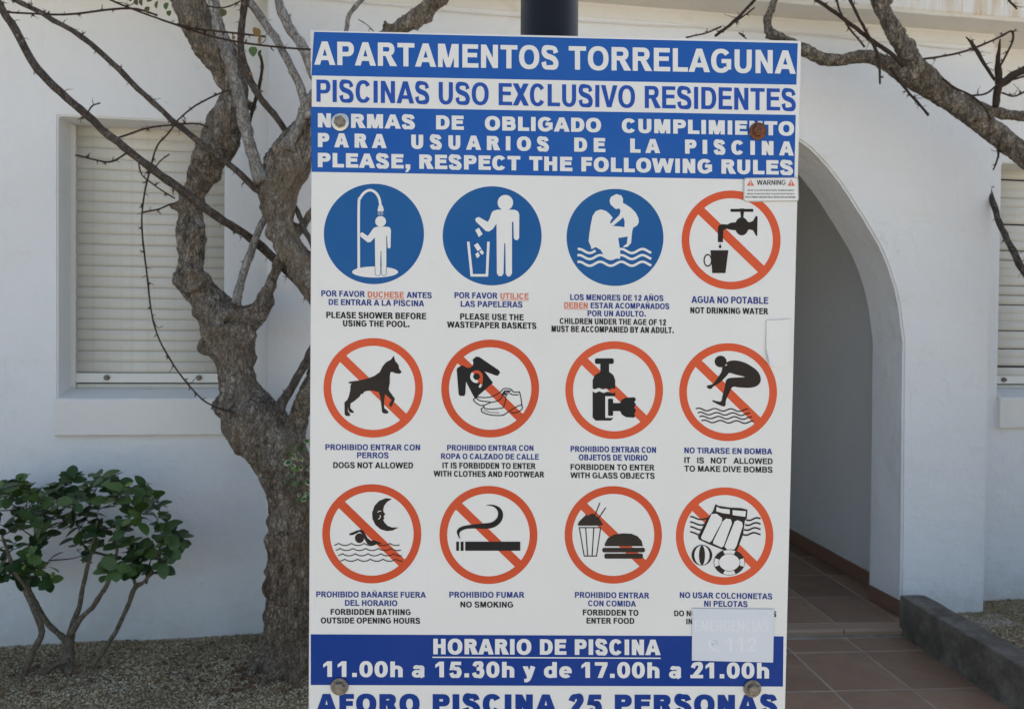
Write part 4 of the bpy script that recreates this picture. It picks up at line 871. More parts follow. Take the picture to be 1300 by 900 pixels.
# raised corridor floor with its own tiles and nosing
_q = [A0+TV*a_+TU*b_+Vector((0, 0, z_-A0.z)) for z_ in (-.2, -.0018) for b_ in (kn_+.012, kn_+4.3) for a_ in (-3.6, 1.0)]
cf = link('corridor_floor', mbox('corridor_floor', [(_q, [(0, 1, 3, 2), (4, 6, 7, 5), (0, 4, 5, 1), (2, 3, 7, 6), (0, 2, 6, 4), (1, 5, 7, 3)])]), M['grout'], kind='structure')
nb = A0+TU*(kn_+.012); nb = Vector((nb.x, nb.y, 0))
for i_ in range(-9, 2):
    a = nb+TV*(i_*TW_); n0 = a+TV*(.0)
    # nosing tile: rounded lip
    V, F = [], []; pr = [(-.012, -.030), (-.014, -.012), (-.010, -.003), (-.002, .0), (.075, .0), (.075, -.030)]
    for s in (0, TW_-GW):
        for q, z in pr: V.append(a+TV*s+TU*q+Vector((0, 0, z)))
    F = [(j, (j+1) % 6, 6+(j+1) % 6, 6+j) for j in range(6)]+[tuple(range(6)), tuple(range(6, 12))[::-1]]
    if a.x < -1.3 or a.x > 2.3: continue
    link('nosing_tile', pmesh('nosing_tile', V, F), M['nose'], cf)
    for j_ in range(9):
        b_ = a+TU*(.082+j_*TL_)
        if b_.x+.1 > c0.x+.25: continue
        tile('floor_tile', b_, TW_-GW, TL_-GW, 0, cf)
# kerb
k1 = ground(1142.5, 755, .17); k2 = ground(1300, 847, .17); kd = (k2-k1); kd.z = 0; kd.normalize(); kn = Vector((-kd.y, kd.x, 0)); kn = kn if kn.x > 0 else -kn
ns, V, F = 70, [], []
for i_ in range(ns+1):
    p = k1+kd*(i_*3.6/ns); q = i_*3.6/ns
    def w(o, z, a=.004): return p+kn*(o+a*2*noise.noise((q*9, o*20, z*20)))+Vector((0, 0, z-.17+a*noise.noise((q*7+5, o*20, z*20))))
    for o, z in ((0, -.06), (.0, .05), (.0, .11), (.0, .162), (.004, .168), (.05, .17), (.10, .169), (.135, .167), (.139, .160), (.14, .08), (.14, -.06)): V.append(w(o, z))
m_ = 11
for i_ in range(ns):
    for j in range(m_): F.append((i_*m_+j, i_*m_+(j+1) % m_, (i_+1)*m_+(j+1) % m_, (i_+1)*m_+j))
F += [tuple(range(m_)), tuple(ns*m_+j for j in range(m_))[::-1]]
kb = link('stone_kerb', pmesh('stone_kerb', V, F), M['kerb']); kb['label'] = 'dark rough stone kerb between the tiled path and the gravel bed'; kb['category'] = 'kerb'
# irrigation hose lying behind the kerb
ho = []; 
for i_ in range(40): q = i_*.05; p = k1+kd*q+kn*(.165+.01*math.sin(q*3)); ho.append(Vector((p.x, p.y, .035)))
v, f = tube(ho, .007, 8); hz = link('irrigation_hose', pmesh('irrigation_hose', v, f), M['gap'], smooth=True); hz['label'] = 'thin black hose lying along the back of the kerb on the gravel'; hz['category'] = 'hose'
# planting beds
def bed_h(x, y): return .010*noise.noise((x*2.1, y*2.1, 0))+.004*noise.noise((x*8, y*8, 2))+.030*math.exp(-((x+1.05)**2+(y-3.45)**2)/.05)+.015*math.exp(-((x+2.05)**2+(y-3.42)**2)/.04)
def bed(name, x0, x1, y0, y1, nx, ny):
    V = [(x0+(x1-x0)*a/nx, y0+(y1-y0)*b_/ny, bed_h(x0+(x1-x0)*a/nx, y0+(y1-y0)*b_/ny)-.004) for a in range(nx+1) for b_ in range(ny+1)]
    F = [(a*(ny+1)+b_, (a+1)*(ny+1)+b_, (a+1)*(ny+1)+b_+1, a*(ny+1)+b_+1) for a in range(nx) for b_ in range(ny)]
    o = link(name, pmesh(name, V, F), M['soil'], kind='structure', smooth=True)
bed('planting_bed', -4.4, -.06, .3, 4.0, 130, 110); kx = k1.x+.14
bed('planting_bed', 2.2, 5.6, .3, 4.85, 90, 100)
bm = bmesh.new(); bmesh.ops.create_icosphere(bm, subdivisions=1, radius=1); IV = np.array([v.co[:] for v in bm.verts]); IF = np.array([[v.index for v in f.verts] for f in bm.faces]); bm.free()
def gravel(name, regions, n, rmin, rmax):
    VV, FF = [], []; cnt = 0
    for (x0, x1, y0, y1, share) in regions:
        m_ = int(n*share); X = RNG.uniform(x0, x1, m_); Y = RNG.uniform(y0, y1, m_); r = RNG.uniform(rmin, rmax, m_)*RNG.choice([.75, 1, 1, 1.5], m_)
        for k in range(m_):
            sc = np.array([1, RNG.uniform(.7, 1), RNG.uniform(.45, .8)])*r[k]; a = RNG.uniform(0, 6.28); c, s = math.cos(a), math.sin(a)
            v = IV*sc*(1+RNG.uniform(-.15, .15, (12, 1))); t = RNG.uniform(-.5, .5); v = v@np.array([[1, 0, 0], [0, math.cos(t), -math.sin(t)], [0, math.sin(t), math.cos(t)]]).T
            v = v@np.array([[c, -s, 0], [s, c, 0], [0, 0, 1]]).T; v += (X[k], Y[k], bed_h(X[k], Y[k])+r[k]*.25); VV.append(v); FF.append(IF+12*cnt); cnt += 1
    VV = np.concatenate(VV); FF = np.concatenate(FF); me = bpy.data.meshes.new(name)
    me.vertices.add(len(VV)); me.vertices.foreach_set('co', VV.ravel()); me.loops.add(FF.size); me.loops.foreach_set('vertex_index', FF.ravel().astype(np.int32))
    me.polygons.add(len(FF)); me.polygons.foreach_set('loop_start', np.arange(0, FF.size, 3, dtype=np.int32)); me.polygons.foreach_set('loop_total', np.full(len(FF), 3, dtype=np.int32)); me.update(calc_edges=True); me.validate()
    return link(name, me, M['pebble'], kind='stuff', label='tan pea gravel covering the planting beds')
gravel('gravel', [(-2.9, -.07, 2.75, 3.98, .79), (2.25, 3.6, 3.1, 4.7, .24)], 74000, .0028, .0052)

# ================================================================= CLIMBER TREES
def smooth_path(pts, n=5):   # pts: (Vector, radius)
    q = catmull([(p.x, p.y, p.z) for p, r in pts], n); rr = catmull([(r, 0, 0) for p, r in pts], n); return q, [max(.0006, a.x) for a in rr]
def path3(raw, n=5):         # raw: (px, py, rpx, Y)
    return smooth_path([(at(x, y, Y), r/FPX*Y) for x, y, r, Y in raw], n)
def ball(c, r, sq=(1, 1, 1)):
    bm = bmesh.new(); bmesh.ops.create_icosphere(bm, subdivisions=3, radius=1); V = [Vector((v.co.x*sq[0], v.co.y*sq[1], v.co.z*sq[2]))*r+c for v in bm.verts]; F = [tuple(v.index for v in f.verts) for f in bm.faces]; bm.free(); return V, F
def remeshed(name, chunks, voxel, disp, parent, m, label=None):
    v, f = joinvf(chunks); me = pmesh('tmp', v, f); o = bpy.data.objects.new('tmp', me); COL.objects.link(o)
    md = o.modifiers.new('r', 'REMESH'); md.mode = 'VOXEL'; md.voxel_size = voxel; md.use_smooth_shade = True
    s_ = o.modifiers.new('s', 'SMOOTH'); s_.iterations = 3; s_.factor = .5
    dg = bpy.context.evaluated_depsgraph_get(); me2 = bpy.data.meshes.new_from_object(o.evaluated_get(dg)); bpy.data.objects.remove(o)
    me2.name = name; n = len(me2.vertices); co = np.empty(n*3); no = np.empty(n*3); me2.vertices.foreach_get('co', co); me2.vertex_normals.foreach_get('vector', no); co = co.reshape(-1, 3); no = no.reshape(-1, 3)
    d_ = np.array([disp(Vector(c)) for c in co]); co = co+no*d_[:, None]; me2.vertices.foreach_set('co', co.ravel()); me2.update()
    me2.polygons.foreach_set('use_smooth', [True]*len(me2.polygons)); me2.materials.clear(); return link(name, me2, m, parent, label=label)
def gnarl(p):
    a = noise.noise(p*7)*.009+noise.noise(p*19+Vector((3, 1, 0)))*.010
    q = Vector((p.x*55, p.y*55, p.z*16)); a += (1-abs(noise.noise(q))*2.6)*.0045-.0105; a += noise.noise(p*60)*.0035+noise.noise(p*115)*.0022
    b_ = noise.noise(p*11+Vector((9, 9, 9))); a += max(0, b_-.28)*.05; a -= max(0, -b_-.42)*.05
    return a
def bumpy(p): return noise.noise(p*22)*.003+noise.noise(Vector((p.x*90, p.y*90, p.z*35)))*.0012
YT = 3.42
t1 = thing('bougainvillea_tree', 'gnarled thick-trunked climber behind the left edge of the sign', 'tree', tuple(at(362, 850, 3.42).xy)+(0,))
bpy.context.view_layer.update()
def tpart(t, name, me_or, m, label=None, smooth=True):
    o = link(name, me_or, m, t, label=label, smooth=smooth); o.matrix_parent_inverse = Matrix.Translation(t.location).inverted(); return o
ch = []
def limb(raw, n=5, seg=14): q, r = path3(raw, n); v, f = tube(q, r, seg); ch.append((v, f)); return q, r
limb([(366, 880, 50, YT), (366, 850, 44, YT), (369, 815, 36, YT), (370, 760, 33, YT), (371, 700, 33, YT), (371, 650, 32, YT), (368, 610, 34, YT), (352, 575, 37, YT), (322, 535, 41, YT), (308, 505, 31, YT), (300, 470, 25, YT), (293, 440, 31, YT), (289, 412, 36, YT)])
limb([(289, 412, 32, YT), (262, 382, 24, YT), (243, 356, 20, YT), (243, 325, 18, YT), (241, 300, 20, YT), (242, 270, 17, YT), (249, 240, 16, YT-.02), (259, 212, 20, YT-.05), (279, 180, 25, YT-.07), (289, 150, 22, YT-.08), (297, 122, 18, YT-.08), (293, 98, 21, YT-.08), (280, 72, 24, YT-.08), (264, 48, 24, YT-.08), (249, 20, 24, YT-.1), (236, -15, 25, YT-.1), (224, -60, 26, YT-.1), (205, -130, 25, YT-.1)])
Y2 = YT-.10
limb([(366, 575, 24, YT), (374, 545, 16, YT-.02), (388, 505, 13, Y2), (408, 460, 14, Y2), (424, 425, 17, Y2), (412, 385, 19, Y2), (394, 352, 21, Y2), (374, 322, 21, Y2), (361, 298, 19, Y2), (355, 273, 21, Y2), (354, 245, 28, Y2), (364, 212, 30, Y2), (382, 183, 27, Y2), (402, 150, 20, Y2), (425, 110, 15, Y2), (470, 62, 13, Y2), (505, 40, 13, Y2), (530, 22, 14, Y2), (552, 2, 15, Y2), (585, -40, 14, Y2), (640, -110, 12, Y2)])
limb([(505, 40, 11, Y2), (493, 35, 8, Y2), (485, 31, 8, Y2)])
limb([(296, 405, 20, YT), (325, 398, 17, YT), (340, 368, 9.5, YT), (350, 342, 8.5, YT), (362, 318, 9, YT-.04), (385, 285, 8, YT-.05), (410, 250, 8, YT-.05)])
for x, y, r, sq in ((243, 357, 24, (1.05, .8, .8)), (338, 812, 12, (1, 1, 1)), (345, 838, 14, (1, 1, .9)), (376, 835, 30, (1, .9, .8)), (344, 745, 12, (1, 1, 1.6)), (343, 782, 11, (1, 1, 1.4)), (291, 520, 20, (1.1, .9, .7)), (335, 555, 24, (1, 1, .7)), (262, 440, 12, (1, 1, 1.1)), (226, 262, 11, (1.3, .8, .8)), (320, 135, 8, (1, 1, 1)), (350, 230, 24, (1, .9, 1)), (345, 480, 0, (1, 1, 1)), (362, 560, 26, (1, 1, .9)), (252, 30, 22, (1, 1, 1.2)), (345, 690, 11, (1, 1, 1.8))):
    if r: ch.append(ball(at(x, y, YT-.03 if x < 340 else Y2+.06), r/FPX*YT, sq))
# burl rim and root flare
c = at(243, 357, YT-.07); bb = []
for k in range(20): a = k*2*math.pi/20; bb.append(c+Vector((math.cos(a)*.058, -.02, math.sin(a)*.042)))
v, f = tube(bb+[bb[0], bb[1]], .018, 8); ch.append((v, f))
bx_, by_ = at(366, 850, YT).xy
for a in (-2.6, -1.9, -1.1, -.3, .6, 2.9): 
    q = [Vector((bx_+math.cos(a)*r_, by_+math.sin(a)*r_, z_)) for r_, z_ in ((.05, .16), (.11, .06), (.18, .01), (.27, -.03))]; v, f = tube(q, [.06, .05, .032, .012], 10); ch.append((v, f))
o = remeshed('trunk', ch, .0048, gnarl, t1, M['bark']); o.matrix_parent_inverse = Matrix.Translation(t1.location).inverted()
# smaller limbs, branches with thorns, twigs
def thorned(raw, n=4, seg=8, every=.045, th=.016, spur=True, rnd=random.Random(3)):
    q, r = path3(raw, n); ch_ = [tube([p+noise.noise_vector(p*25)*r[i]*.35 for i, p in enumerate(q)], [rr*(1+.22*noise.noise(p*60)) for rr, p in zip(r, q)], seg)]; acc = 0
    for i in range(1, len(q)-1):
        acc += (q[i]-q[i-1]).length
        if acc > every*.62*rnd.uniform(.6, 1.4):
            acc = 0; d_ = (q[i+1]-q[i]).normalized(); sd_ = d_.cross(Vector((rnd.uniform(-1, 1), rnd.uniform(-1, 1), rnd.uniform(-1, 1)))).normalized(); L_ = th*rnd.uniform(.6, 1.5)
            ch_.append(tube([q[i], q[i]+sd_*(r[i]+L_*.4)+d_*L_*.1, q[i]+sd_*(r[i]+L_)+d_*L_*.45], [min(r[i]*.7, .0022), .0014, .0003], 5))
            if rnd.random() < .10 and r[i] < .02:  # short side shoot
                e1 = q[i]+sd_*.02+d_*rnd.uniform(.0, .03); e2 = e1+(sd_+d_*rnd.uniform(-.3, .9)+Vector((0, 0, rnd.uniform(-.4, .5)))).normalized()*rnd.uniform(.02, .055)
                ch_.append(tube(catmull([tuple(q[i]), tuple(e1), tuple(e2)], 3), [.0018, .0017, .0016, .0014, .0012, .001, .0007], 5))
                for w__ in (e1, (e1+e2)/2, e2): ch_.append(tube([w__, w__+Vector((rnd.uniform(-1, 1), rnd.uniform(-1, 1), rnd.uniform(-1, 1)))*.008], [.0014, .0004], 4))
            if spur and rnd.random() < .5: # dried bud cluster
                for _ in range(5):
                    e = q[i]+sd_*(r[i]+L_*.3)+Vector((rnd.uniform(-1, 1), rnd.uniform(-1, 1), rnd.uniform(-1, 1)))*.011; ch_.append(tube([q[i]+sd_*r[i], e], [.0022, .0008], 4))
    return pmesh('b', *joinvf(ch_))
def Z(pts, Y, r=None, dy=0):  # pts (x, y[, r]) -> raw with depth
    n = len(pts); return [(p[0], p[1], (p[2] if len(p) > 2 else r), Y+dy*i/(n-1)) for i, p in enumerate(pts)]
def FY(raw): return [(x, y, r_*.93, Y_) for (x, y, r_, _), Y_ in zip(raw, (2.90, 2.92, 2.94, 2.97, 3.0, 3.04, 3.08, 3.13, 3.18, 3.25, 3.36, 3.47, 3.52, 3.54))]
PL = M['limb']; BR = M['branch']; TWG = M['twig']
for nm, raw, m_, kw in (
    ('branch', Z([(228, -190, 1), (240, -120, 4), (262, -40, 7), (270.7, 0, 7), (278, 29, 7.5), (284, 54, 8), (295, 86, 8.5), (305, 127, 8), (312, 166, 8), (322, 200, 8), (333, 232, 10)], 3.24), PL, dict(every=.2)),
    ('branch', Z([(299, 386, 7), (304, 366, 5.4), (316, 325, 5.2), (326, 300, 4.8), (336, 278, 4.6), (346, 255, 4)], 3.34, dy=.06), PL, dict(every=.3)),
    ('branch', Z([(240, -150, .8), (266, -90, 3), (296, -35, 4.6), (314.7, 0, 4.8), (336.7, 29, 5), (358.7, 66, 5), (376, 98, 5), (386, 127, 5.5), (392, 150, 6)], 3.20), PL, dict(every=.12)),
    ('branch', Z([(330, -200, .8), (332, -120, 3.4), (342, -40, 5.6), (353.8, 0, 6), (366, 32, 6), (385.6, 61, 6.5), (396, 88, 6.5), (410, 120, 6.5)], 3.15), PL, dict(every=.1)),
    ('branch', Z([(350, -150, .8), (332, -90, 3), (318, -30, 4.4), (311, 7, 4.5), (306, 37, 4.6), (306, 64, 4.8), (312, 88, 5), (327, 120, 4.6), (346.5, 144, 4.2), (366, 171, 4), (378, 185, 4)], 3.13, dy=.17), BR, dict(every=.1)),
    ('branch', Z([(400, 118, 6), (390, 128, 6.5), (384, 147, 6.5), (372, 171, 7), (362, 190, 9)], 3.22), PL, dict(every=.3)),
    ('branch', Z([(330, 70, 1.8), (333, 85, 2), (328, 115, 2.2), (318, 150, 2.2), (312, 185, 2)], 3.3), TWG, dict(every=.05)),
    ('branch', Z([(352, 522, 9), (362, 505, 6), (378, 478, 5.5), (394, 450, 6), (415, 410, 6)], 3.27), BR, dict(every=.2)),
    ('branch', Z([(362, 240, 3), (378, 268, 3.3), (386, 290, 3.5), (396, 310, 3.5), (405, 330, 3.5)], 3.36, dy=-.08), BR, dict(every=.2)),
    ('branch', FY(Z([(-30, -55, 5), (0, 8, 5.2), (18.7, 37, 5.6), (46.7, 87, 5.6), (77.8, 118, 5.4), (109, 146, 5.6), (149, 180, 6), (193, 215, 5.8), (233, 243, 6), (274, 274, 6), (310, 297, 5.8), (343, 323, 6), (393, 374, 7), (430, 415, 8)], 0)), BR, dict(every=.07, th=.022)),
    ('branch', Z([(-20, -22, 3), (20, 0, 3.2), (56, 19, 3.3), (103, 47, 3.4), (143, 81, 3.5), (174, 112, 3.5), (218, 152, 3.6), (261, 187, 3.6), (299, 215, 3.8), (324, 240, 4.5), (345, 250, 5)], 3.0, dy=.30), BR, dict(every=.06, th=.020)),
    ('branch', Z([(520, -120, .8), (495, -70, 2.4), (470, -20, 3.4), (459, 0, 3.2), (444, 18, 3), (439.5, 38, 3), (432, 70, 3)], 3.2), PL, dict(every=.2)),
    ('twig', Z([(-20, 12), (6, 15.5), (81, 19), (143, 12), (174, 12), (200, 20)], 3.05, 1.3, .1), TWG, dict(every=.06, seg=6)),
    ('twig', Z([(135, -10), (140, 0), (187, 19), (230, 34), (271, 47), (327, 57.5), (391, 63), (420, 64)], 3.05, 1.25), TWG, dict(every=.045, seg=6)),
    ('twig', Z([(225, 31), (250, 37), (295, 42), (336, 47)], 3.04, 1.2), TWG, dict(every=.04, seg=6)),
    ('twig', Z([(290, 115), (283, 117), (249, 134), (227, 152), (215, 168), (199, 187), (190, 218), (183.5, 246), (180, 280), (183, 320), (188, 360), (193, 400), (203, 433), (227, 473), (257, 507), (283, 520), (300, 524)], 3.08, 1.15, .2), TWG, dict(every=.05, seg=6)),
    ('twig', Z([(148, 176), (187, 163), (218, 159), (249, 157), (264, 162)], 3.08, 1.2), TWG, dict(every=.07, seg=6)),
    ('twig', Z([(96, 197), (124, 204), (143, 205), (162, 194)], 3.07, 1.2), TWG, dict(every=.04, seg=6)),
    ('twig', Z([(176, 208), (180, 222), (193, 233), (210, 245), (222, 252)], 3.1, 1.0), TWG, dict(every=.07, seg=6)),
    ('twig', Z([(181, 270), (200, 266), (215, 260), (222, 258)], 3.12, 1.1), TWG, dict(every=.07, seg=6)),
    ('twig', Z([(197, 213), (204, 204), (215, 196)], 3.12, .8), TWG, dict(every=.09, seg=6)),
    ('twig', Z([(110, 146), (117, 135), (127, 131)], 2.98, .9), TWG, dict(every=.09, seg=6)),
    ('twig', Z([(455, 25), (466, 32), (474, 40)], 3.2, .6), TWG, dict(every=.09, seg=6)),
    ('twig', Z([(262, 8), (285, 10), (305, 2), (330, -12)], 3.1, .9), TWG, dict(every=.05, seg=6)),
): tpart(t1, nm, thorned(raw, **kw), m_)
# leaves of the climber
def leaf_mesh(name, L_, W_, fold=.18, curl=.15, n=7, tip=1.0, m=None, heart=False):
    V, F = [], []
    for i in range(n+1):
        t = i/n; w = W_/2*math.sin(math.pi*min(1, t**.95))**.62 if not heart else W_/2*math.sin(math.pi*(.14+.86*t))**.75
        y = t*L_; z = -curl*L_*t*t
        V += [(-w, y, z+fold*w), (0, y, z), (w, y, z+fold*w)]
    for i in range(n): F += [(3*i, 3*i+1, 3*i+4, 3*i+3), (3*i+1, 3*i+2, 3*i+5, 3*i+4)]
    me = pmesh(name, V, F); me.polygons.foreach_set('use_smooth', [True]*len(me.polygons))
    if m: me.materials.append(m)
    return me
HL = leaf_mesh('leaf', .045, .042, .2, .2, 6, m=M['leafbig'], heart=True); HD = HL.copy(); HD.materials.clear(); HD.materials.append(M['leafdry']); HG = HL.copy(); HG.materials.clear(); HG.materials.append(M['leaf'])
def put_leaf(parent, me, p, dirv, up, s):
    y = dirv.normalized(); x = y.cross(up); x = x.normalized() if x.length > 1e-4 else y.orthogonal().normalized(); z = x.cross(y)
    o = bpy.data.objects.new('leaf', me); COL.objects.link(o); o.parent = parent
    mm = Matrix((x, y, z)).transposed().to_4x4(); mm = Matrix.Translation(p-parent.location) @ mm @ Matrix.Scale(s, 4); o.matrix_local = mm; return o
for x, y, s, me in ((180, 3, .9, HL), (192, -2, 1.0, HL), (200, 8, .8, HL), (163, -2, .8, HL), (212, 10, .75, HG), (215, 20, .6, HG), (284, 18, .75, HL), (326, 42, .95, HD), (331, 52, .8, HD), (322, 66, 1.0, HG), (331, 70, .8, HG), (188, 15, .7, HL), (207, -4, .9, HL), (297, 52, .4, HD), (318, 98, .35, HD), (172, 6, .6, HL)):
    put_leaf(t1, me, at(x, y-6, 3.03), Vector((random.uniform(-.4, .4), random.uniform(-.3, .1), -1)), Vector((random.uniform(-.9, .9), -1, .4)), s*.85)

# right hand climber: its trunk stands just outside the frame
YR = 3.75
t2 = thing('bougainvillea_tree', 'bare thorny climber reaching in from the right above the arch', 'tree', tuple(at(1440, 850, YR).xy)+(0,)); bpy.context.view_layer.update(); ch = []
limb([(1440, 870, 34, YR), (1436, 700, 28, YR), (1446, 520, 26, YR), (1430, 380, 24, YR), (1400, 290, 20, YR), (1350, 235, 15, YR), (1300, 197, 13, YR), (1268, 173, 13.5, YR), (1241, 152, 13, YR), (1215, 133, 13, YR), (1184, 114, 13, YR), (1153, 98, 11, YR), (1124, 80, 9, YR), (1097, 72, 8, YR), (1071, 76, 7.5, YR), (1047, 75, 8, YR), (1018, 63, 7.5, YR), (995, 52, 7, YR), (975, 42, 7, YR)])
limb([(1207, 125, 11, YR), (1185, 103, 11, YR-.02), (1161, 80, 11, YR-.03), (1145, 56, 10.5, YR-.04), (1129, 29, 9.5, YR-.05), (1116, 2, 9, YR-.05), (1104, -35, 9, YR-.05), (1098, -90, 9, YR-.05)])
limb([(1228, 128, 6, YR), (1257, 141, 6.5, YR), (1300, 148, 6.5, YR), (1350, 152, 7, YR), (1400, 230, 9, YR)])
limb([(975, 42, 5.5, YR), (974, 25, 5, YR), (982, 5, 5, YR), (990, -30, 5, YR)])
for x, y, r in ((1150, 58, 11), (1140, 40, 8), (1156, 66, 8), (1124, 2, 8), (1184, 108, 12), (1240, 150, 12), (1224, 124, 6)): ch.append(ball(at(x, y, YR-.02), r/FPX*YR, (1.25, .9, .8)))
def gn2(p): return noise.noise(p*16)*.007+noise.noise(Vector((p.x*40, p.y*60, p.z*60)))*.004+noise.noise(p*90)*.002-.001
o = remeshed('trunk', ch, .0055, gn2, t2, M['limb'] if 0 else bark('right_bark', (.09, .073, .056), (.26, .22, .175), (.50, .44, .36), 30, 1.4)); o.matrix_parent_inverse = Matrix.Translation(t2.location).inverted()
for nm, raw, m_, kw in (
    ('branch', Z([(1020, -14, 1.6), (1036, 0, 2.2), (1060, 16, 2.3), (1087, 37, 2.5), (1108, 53, 2.6), (1129, 67, 2.8), (1148, 84, 3)], YR-.12), TWG, dict(every=.05)),
    ('branch', Z([(1072, -16, 1.6), (1079, 0, 1.8), (1095, 32, 1.8), (1108, 56, 1.8), (1116, 77, 2), (1117, 107, 1.2)], YR-.14), TWG, dict(every=.05)),
    ('branch', Z([(1130, 86, 2), (1138, 97, 2), (1151, 115, 1.8), (1167, 133, 1.6), (1179, 147, 1.5)], YR-.1), TWG, dict(every=.03)),
    ('branch', Z([(1173, 75, 1.4), (1201, 71, 1.4), (1233, 63, 1.4), (1268, 48, 1.3), (1284, 40, 1.3), (1286, 50, 1.3), (1279, 67, 1.3), (1268, 88, 1.3)], YR-.1), TWG, dict(every=.06)),
    ('branch', Z([(1226, 47, .6), (1232, 53, 1.6), (1238, 62, 2.4), (1247, 77, 2.2), (1263, 103, 1.8)], YR-.1), TWG, dict(every=.04)),
    ('branch', Z([(1340, 70, 5), (1297, 90, 4.5), (1280, 101, 5), (1268, 112, 4.5), (1264, 135, 4)], YR-.08), TWG, dict(every=.06)),
    ('branch', Z([(1270, 50, .8), (1268, 66, 2.2), (1267, 90, 3.8), (1270, 110, 4.5)], YR-.06), TWG, dict(every=.06)),
    ('branch', Z([(1196, 100, 1.4), (1212, 112, 1.3), (1232, 121, 1.3), (1250, 137, 1.2), (1258, 152, 1)], YR-.14), TWG, dict(every=.04)),
    ('branch', Z([(1232, 122, 1.2), (1252, 119, 1.2), (1266, 108, 1.2)], YR-.1), TWG, dict(every=.06)),
    ('branch', Z([(1272, 175, 1.6), (1268, 185, 1.5), (1267, 200, 1.3), (1261, 216, 1)], YR-.02), TWG, dict(every=.04)),
    ('branch', Z([(1250, 225, 2.4), (1259.6, 254, 3.2), (1269, 284, 3.6), (1282, 311, 3.6), (1300, 345, 4), (1340, 400, 5), (1410, 480, 6)], 4.34, dy=-.55), BR, dict(every=.06, th=.022)),
    ('branch', Z([(1280, 103, 1.2), (1300, 97, 1.2), (1320, 88, 1.2)], YR-.1), TWG, dict(every=.04)),
    ('branch', Z([(1272, 118, 1.2), (1290, 122, 1.2), (1320, 104, 1.2)], YR-.14), TWG, dict(every=.04)),
    ('branch', Z([(1100, -62, 4), (1060, -60, 3), (1010, -42, 2.6), (972, -14, 2.2), (958, 0, 1.9), (940, 20, 1.9), (925, 33, 2), (908, 46, 1.6)], YR-.1), TWG, dict(every=.03)),
    ('branch', Z([(871, 48, 1), (880, 46, 1), (898, 42, 1.1), (916, 34, 1.2)], YR-.1), TWG, dict(every=.05)),
    ('branch', Z([(958, 10, .9), (945, 20, 1), (930, 30, 1)], YR-.12), TWG, dict(every=.05)),
    ('branch', Z([(948, 50, .8), (938, 42, .8), (946, 46, .6)], YR-.1), TWG, dict(every=.05)),
    ('branch', Z([(1104, -70, 3), (1160, -66, 2.2), (1230, -45, 1.6), (1274, -6, 1.3), (1284, 4, 1.2), (1291, 12, 1)], YR-.3), TWG, dict(every=.03)),
    ('branch', Z([(1060, -12, 1), (1066, 14, 1.2), (1078, 36, 1.2), (1098, 60, 1.2)], YR-.15), TWG, dict(every=.03)),
    ('branch', Z([(974, 46, 3), (990, 50, 3), (1018, 58, 3)], YR-.02), BR, dict(every=.1)),
): tpart(t2, nm, thorned(raw, **kw), m_)

# ================================================================= SHRUBS
YS = 3.36
sh = thing('leafy_shrub', 'low round-leaved green shrub on the gravel below the left window', 'shrub', tuple(ground(88, 855).xy)+(0,)); bpy.context.view_layer.update()
stems = [Z([(87, 868, 10), (87, 850, 8), (88, 830, 6.5), (89, 809, 7), (93, 790, 5), (100, 771, 4), (105, 745, 3.6), (112, 715, 3), (118, 690, 2.2), (124, 660, 1.4)], YS),
         Z([(92, 815, 5), (84, 812, 5), (70, 800, 4.5), (57, 787, 4.2), (45, 765, 4), (36, 745, 3.8), (34, 715, 3), (40, 680, 2)], YS+.03, dy=.1),
         Z([(22, 875, 6), (28, 862, 5.6), (40, 832, 5.2), (53, 802, 5.2), (46, 780, 4.5), (38, 764, 4), (28, 741, 3.8), (14, 712, 3), (2, 680, 2)], YS-.03, dy=-.08),
         Z([(90, 805, 6), (102, 785, 4.2), (116, 772, 4), (126, 758, 3.8), (136, 741, 3.4), (146, 712, 2.6), (150, 680, 1.8)], YS-.02, dy=-.1),
         Z([(117, 848, 3.6), (134, 822, 3.6), (151, 794, 3.6), (162, 768, 3.6), (172, 745, 4), (184, 738, 2.6), (196, 716, 2)], YS, dy=.05),
         Z([(88, 838, 5), (75, 842, 4.5), (60, 850, 4), (48, 866, 3)], YS-.02), Z([(172, 745, 3), (168, 720, 2.4), (172, 690, 1.8)], YS+.02)]
ns_ = len(stems)
for raw in stems:
    q, r = path3(raw, 4); v, f = tube([p+noise.noise_vector(p*18)*.004 for p in q], [rr*.78*(1+.25*noise.noise(p*50)) for rr, p in zip(r, q)], 10)
    o = link('stem', pmesh('stem', v, f), M['stem'], sh, smooth=True); o.matrix_parent_inverse = Matrix.Translation(sh.location).inverted()
LM = [leaf_mesh('leaf', .080, .060, .18, .20, 8, m=M['leaf']), leaf_mesh('leaf', .086, .062, .10, .32, 8, m=M['leaf']), leaf_mesh('leaf', .074, .056, .28, .05, 8, m=M['leaf'])]
LY = leaf_mesh('leaf', .045, .026, .3, .1, m=M['leafy']); LD = leaf_mesh('leaf', .05, .03, .3, .3, m=M['leafdry'])
rnd = random.Random(21); tips = []
outline = [(-40, 612), (0, 618), (25, 606), (45, 625), (62, 622), (80, 606), (97, 600), (112, 612), (130, 600), (150, 606), (165, 625), (178, 610), (195, 612), (210, 640), (222, 660), (236, 682)]
def top_y(x): 
    for (xa, ya), (xb, yb) in zip(outline, outline[1:]):
        if xa <= x <= xb: return ya+(yb-ya)*(x-xa)/(xb-xa)
    return 700
def bot_y(x): return 735 if x < 120 else (728 if x < 195 else 728-(x-195)*.9)
anch = [path3(raw, 4)[0][-6:] for raw in stems if raw is not stems[5]]
tw = []
nt = 0
tries = 0
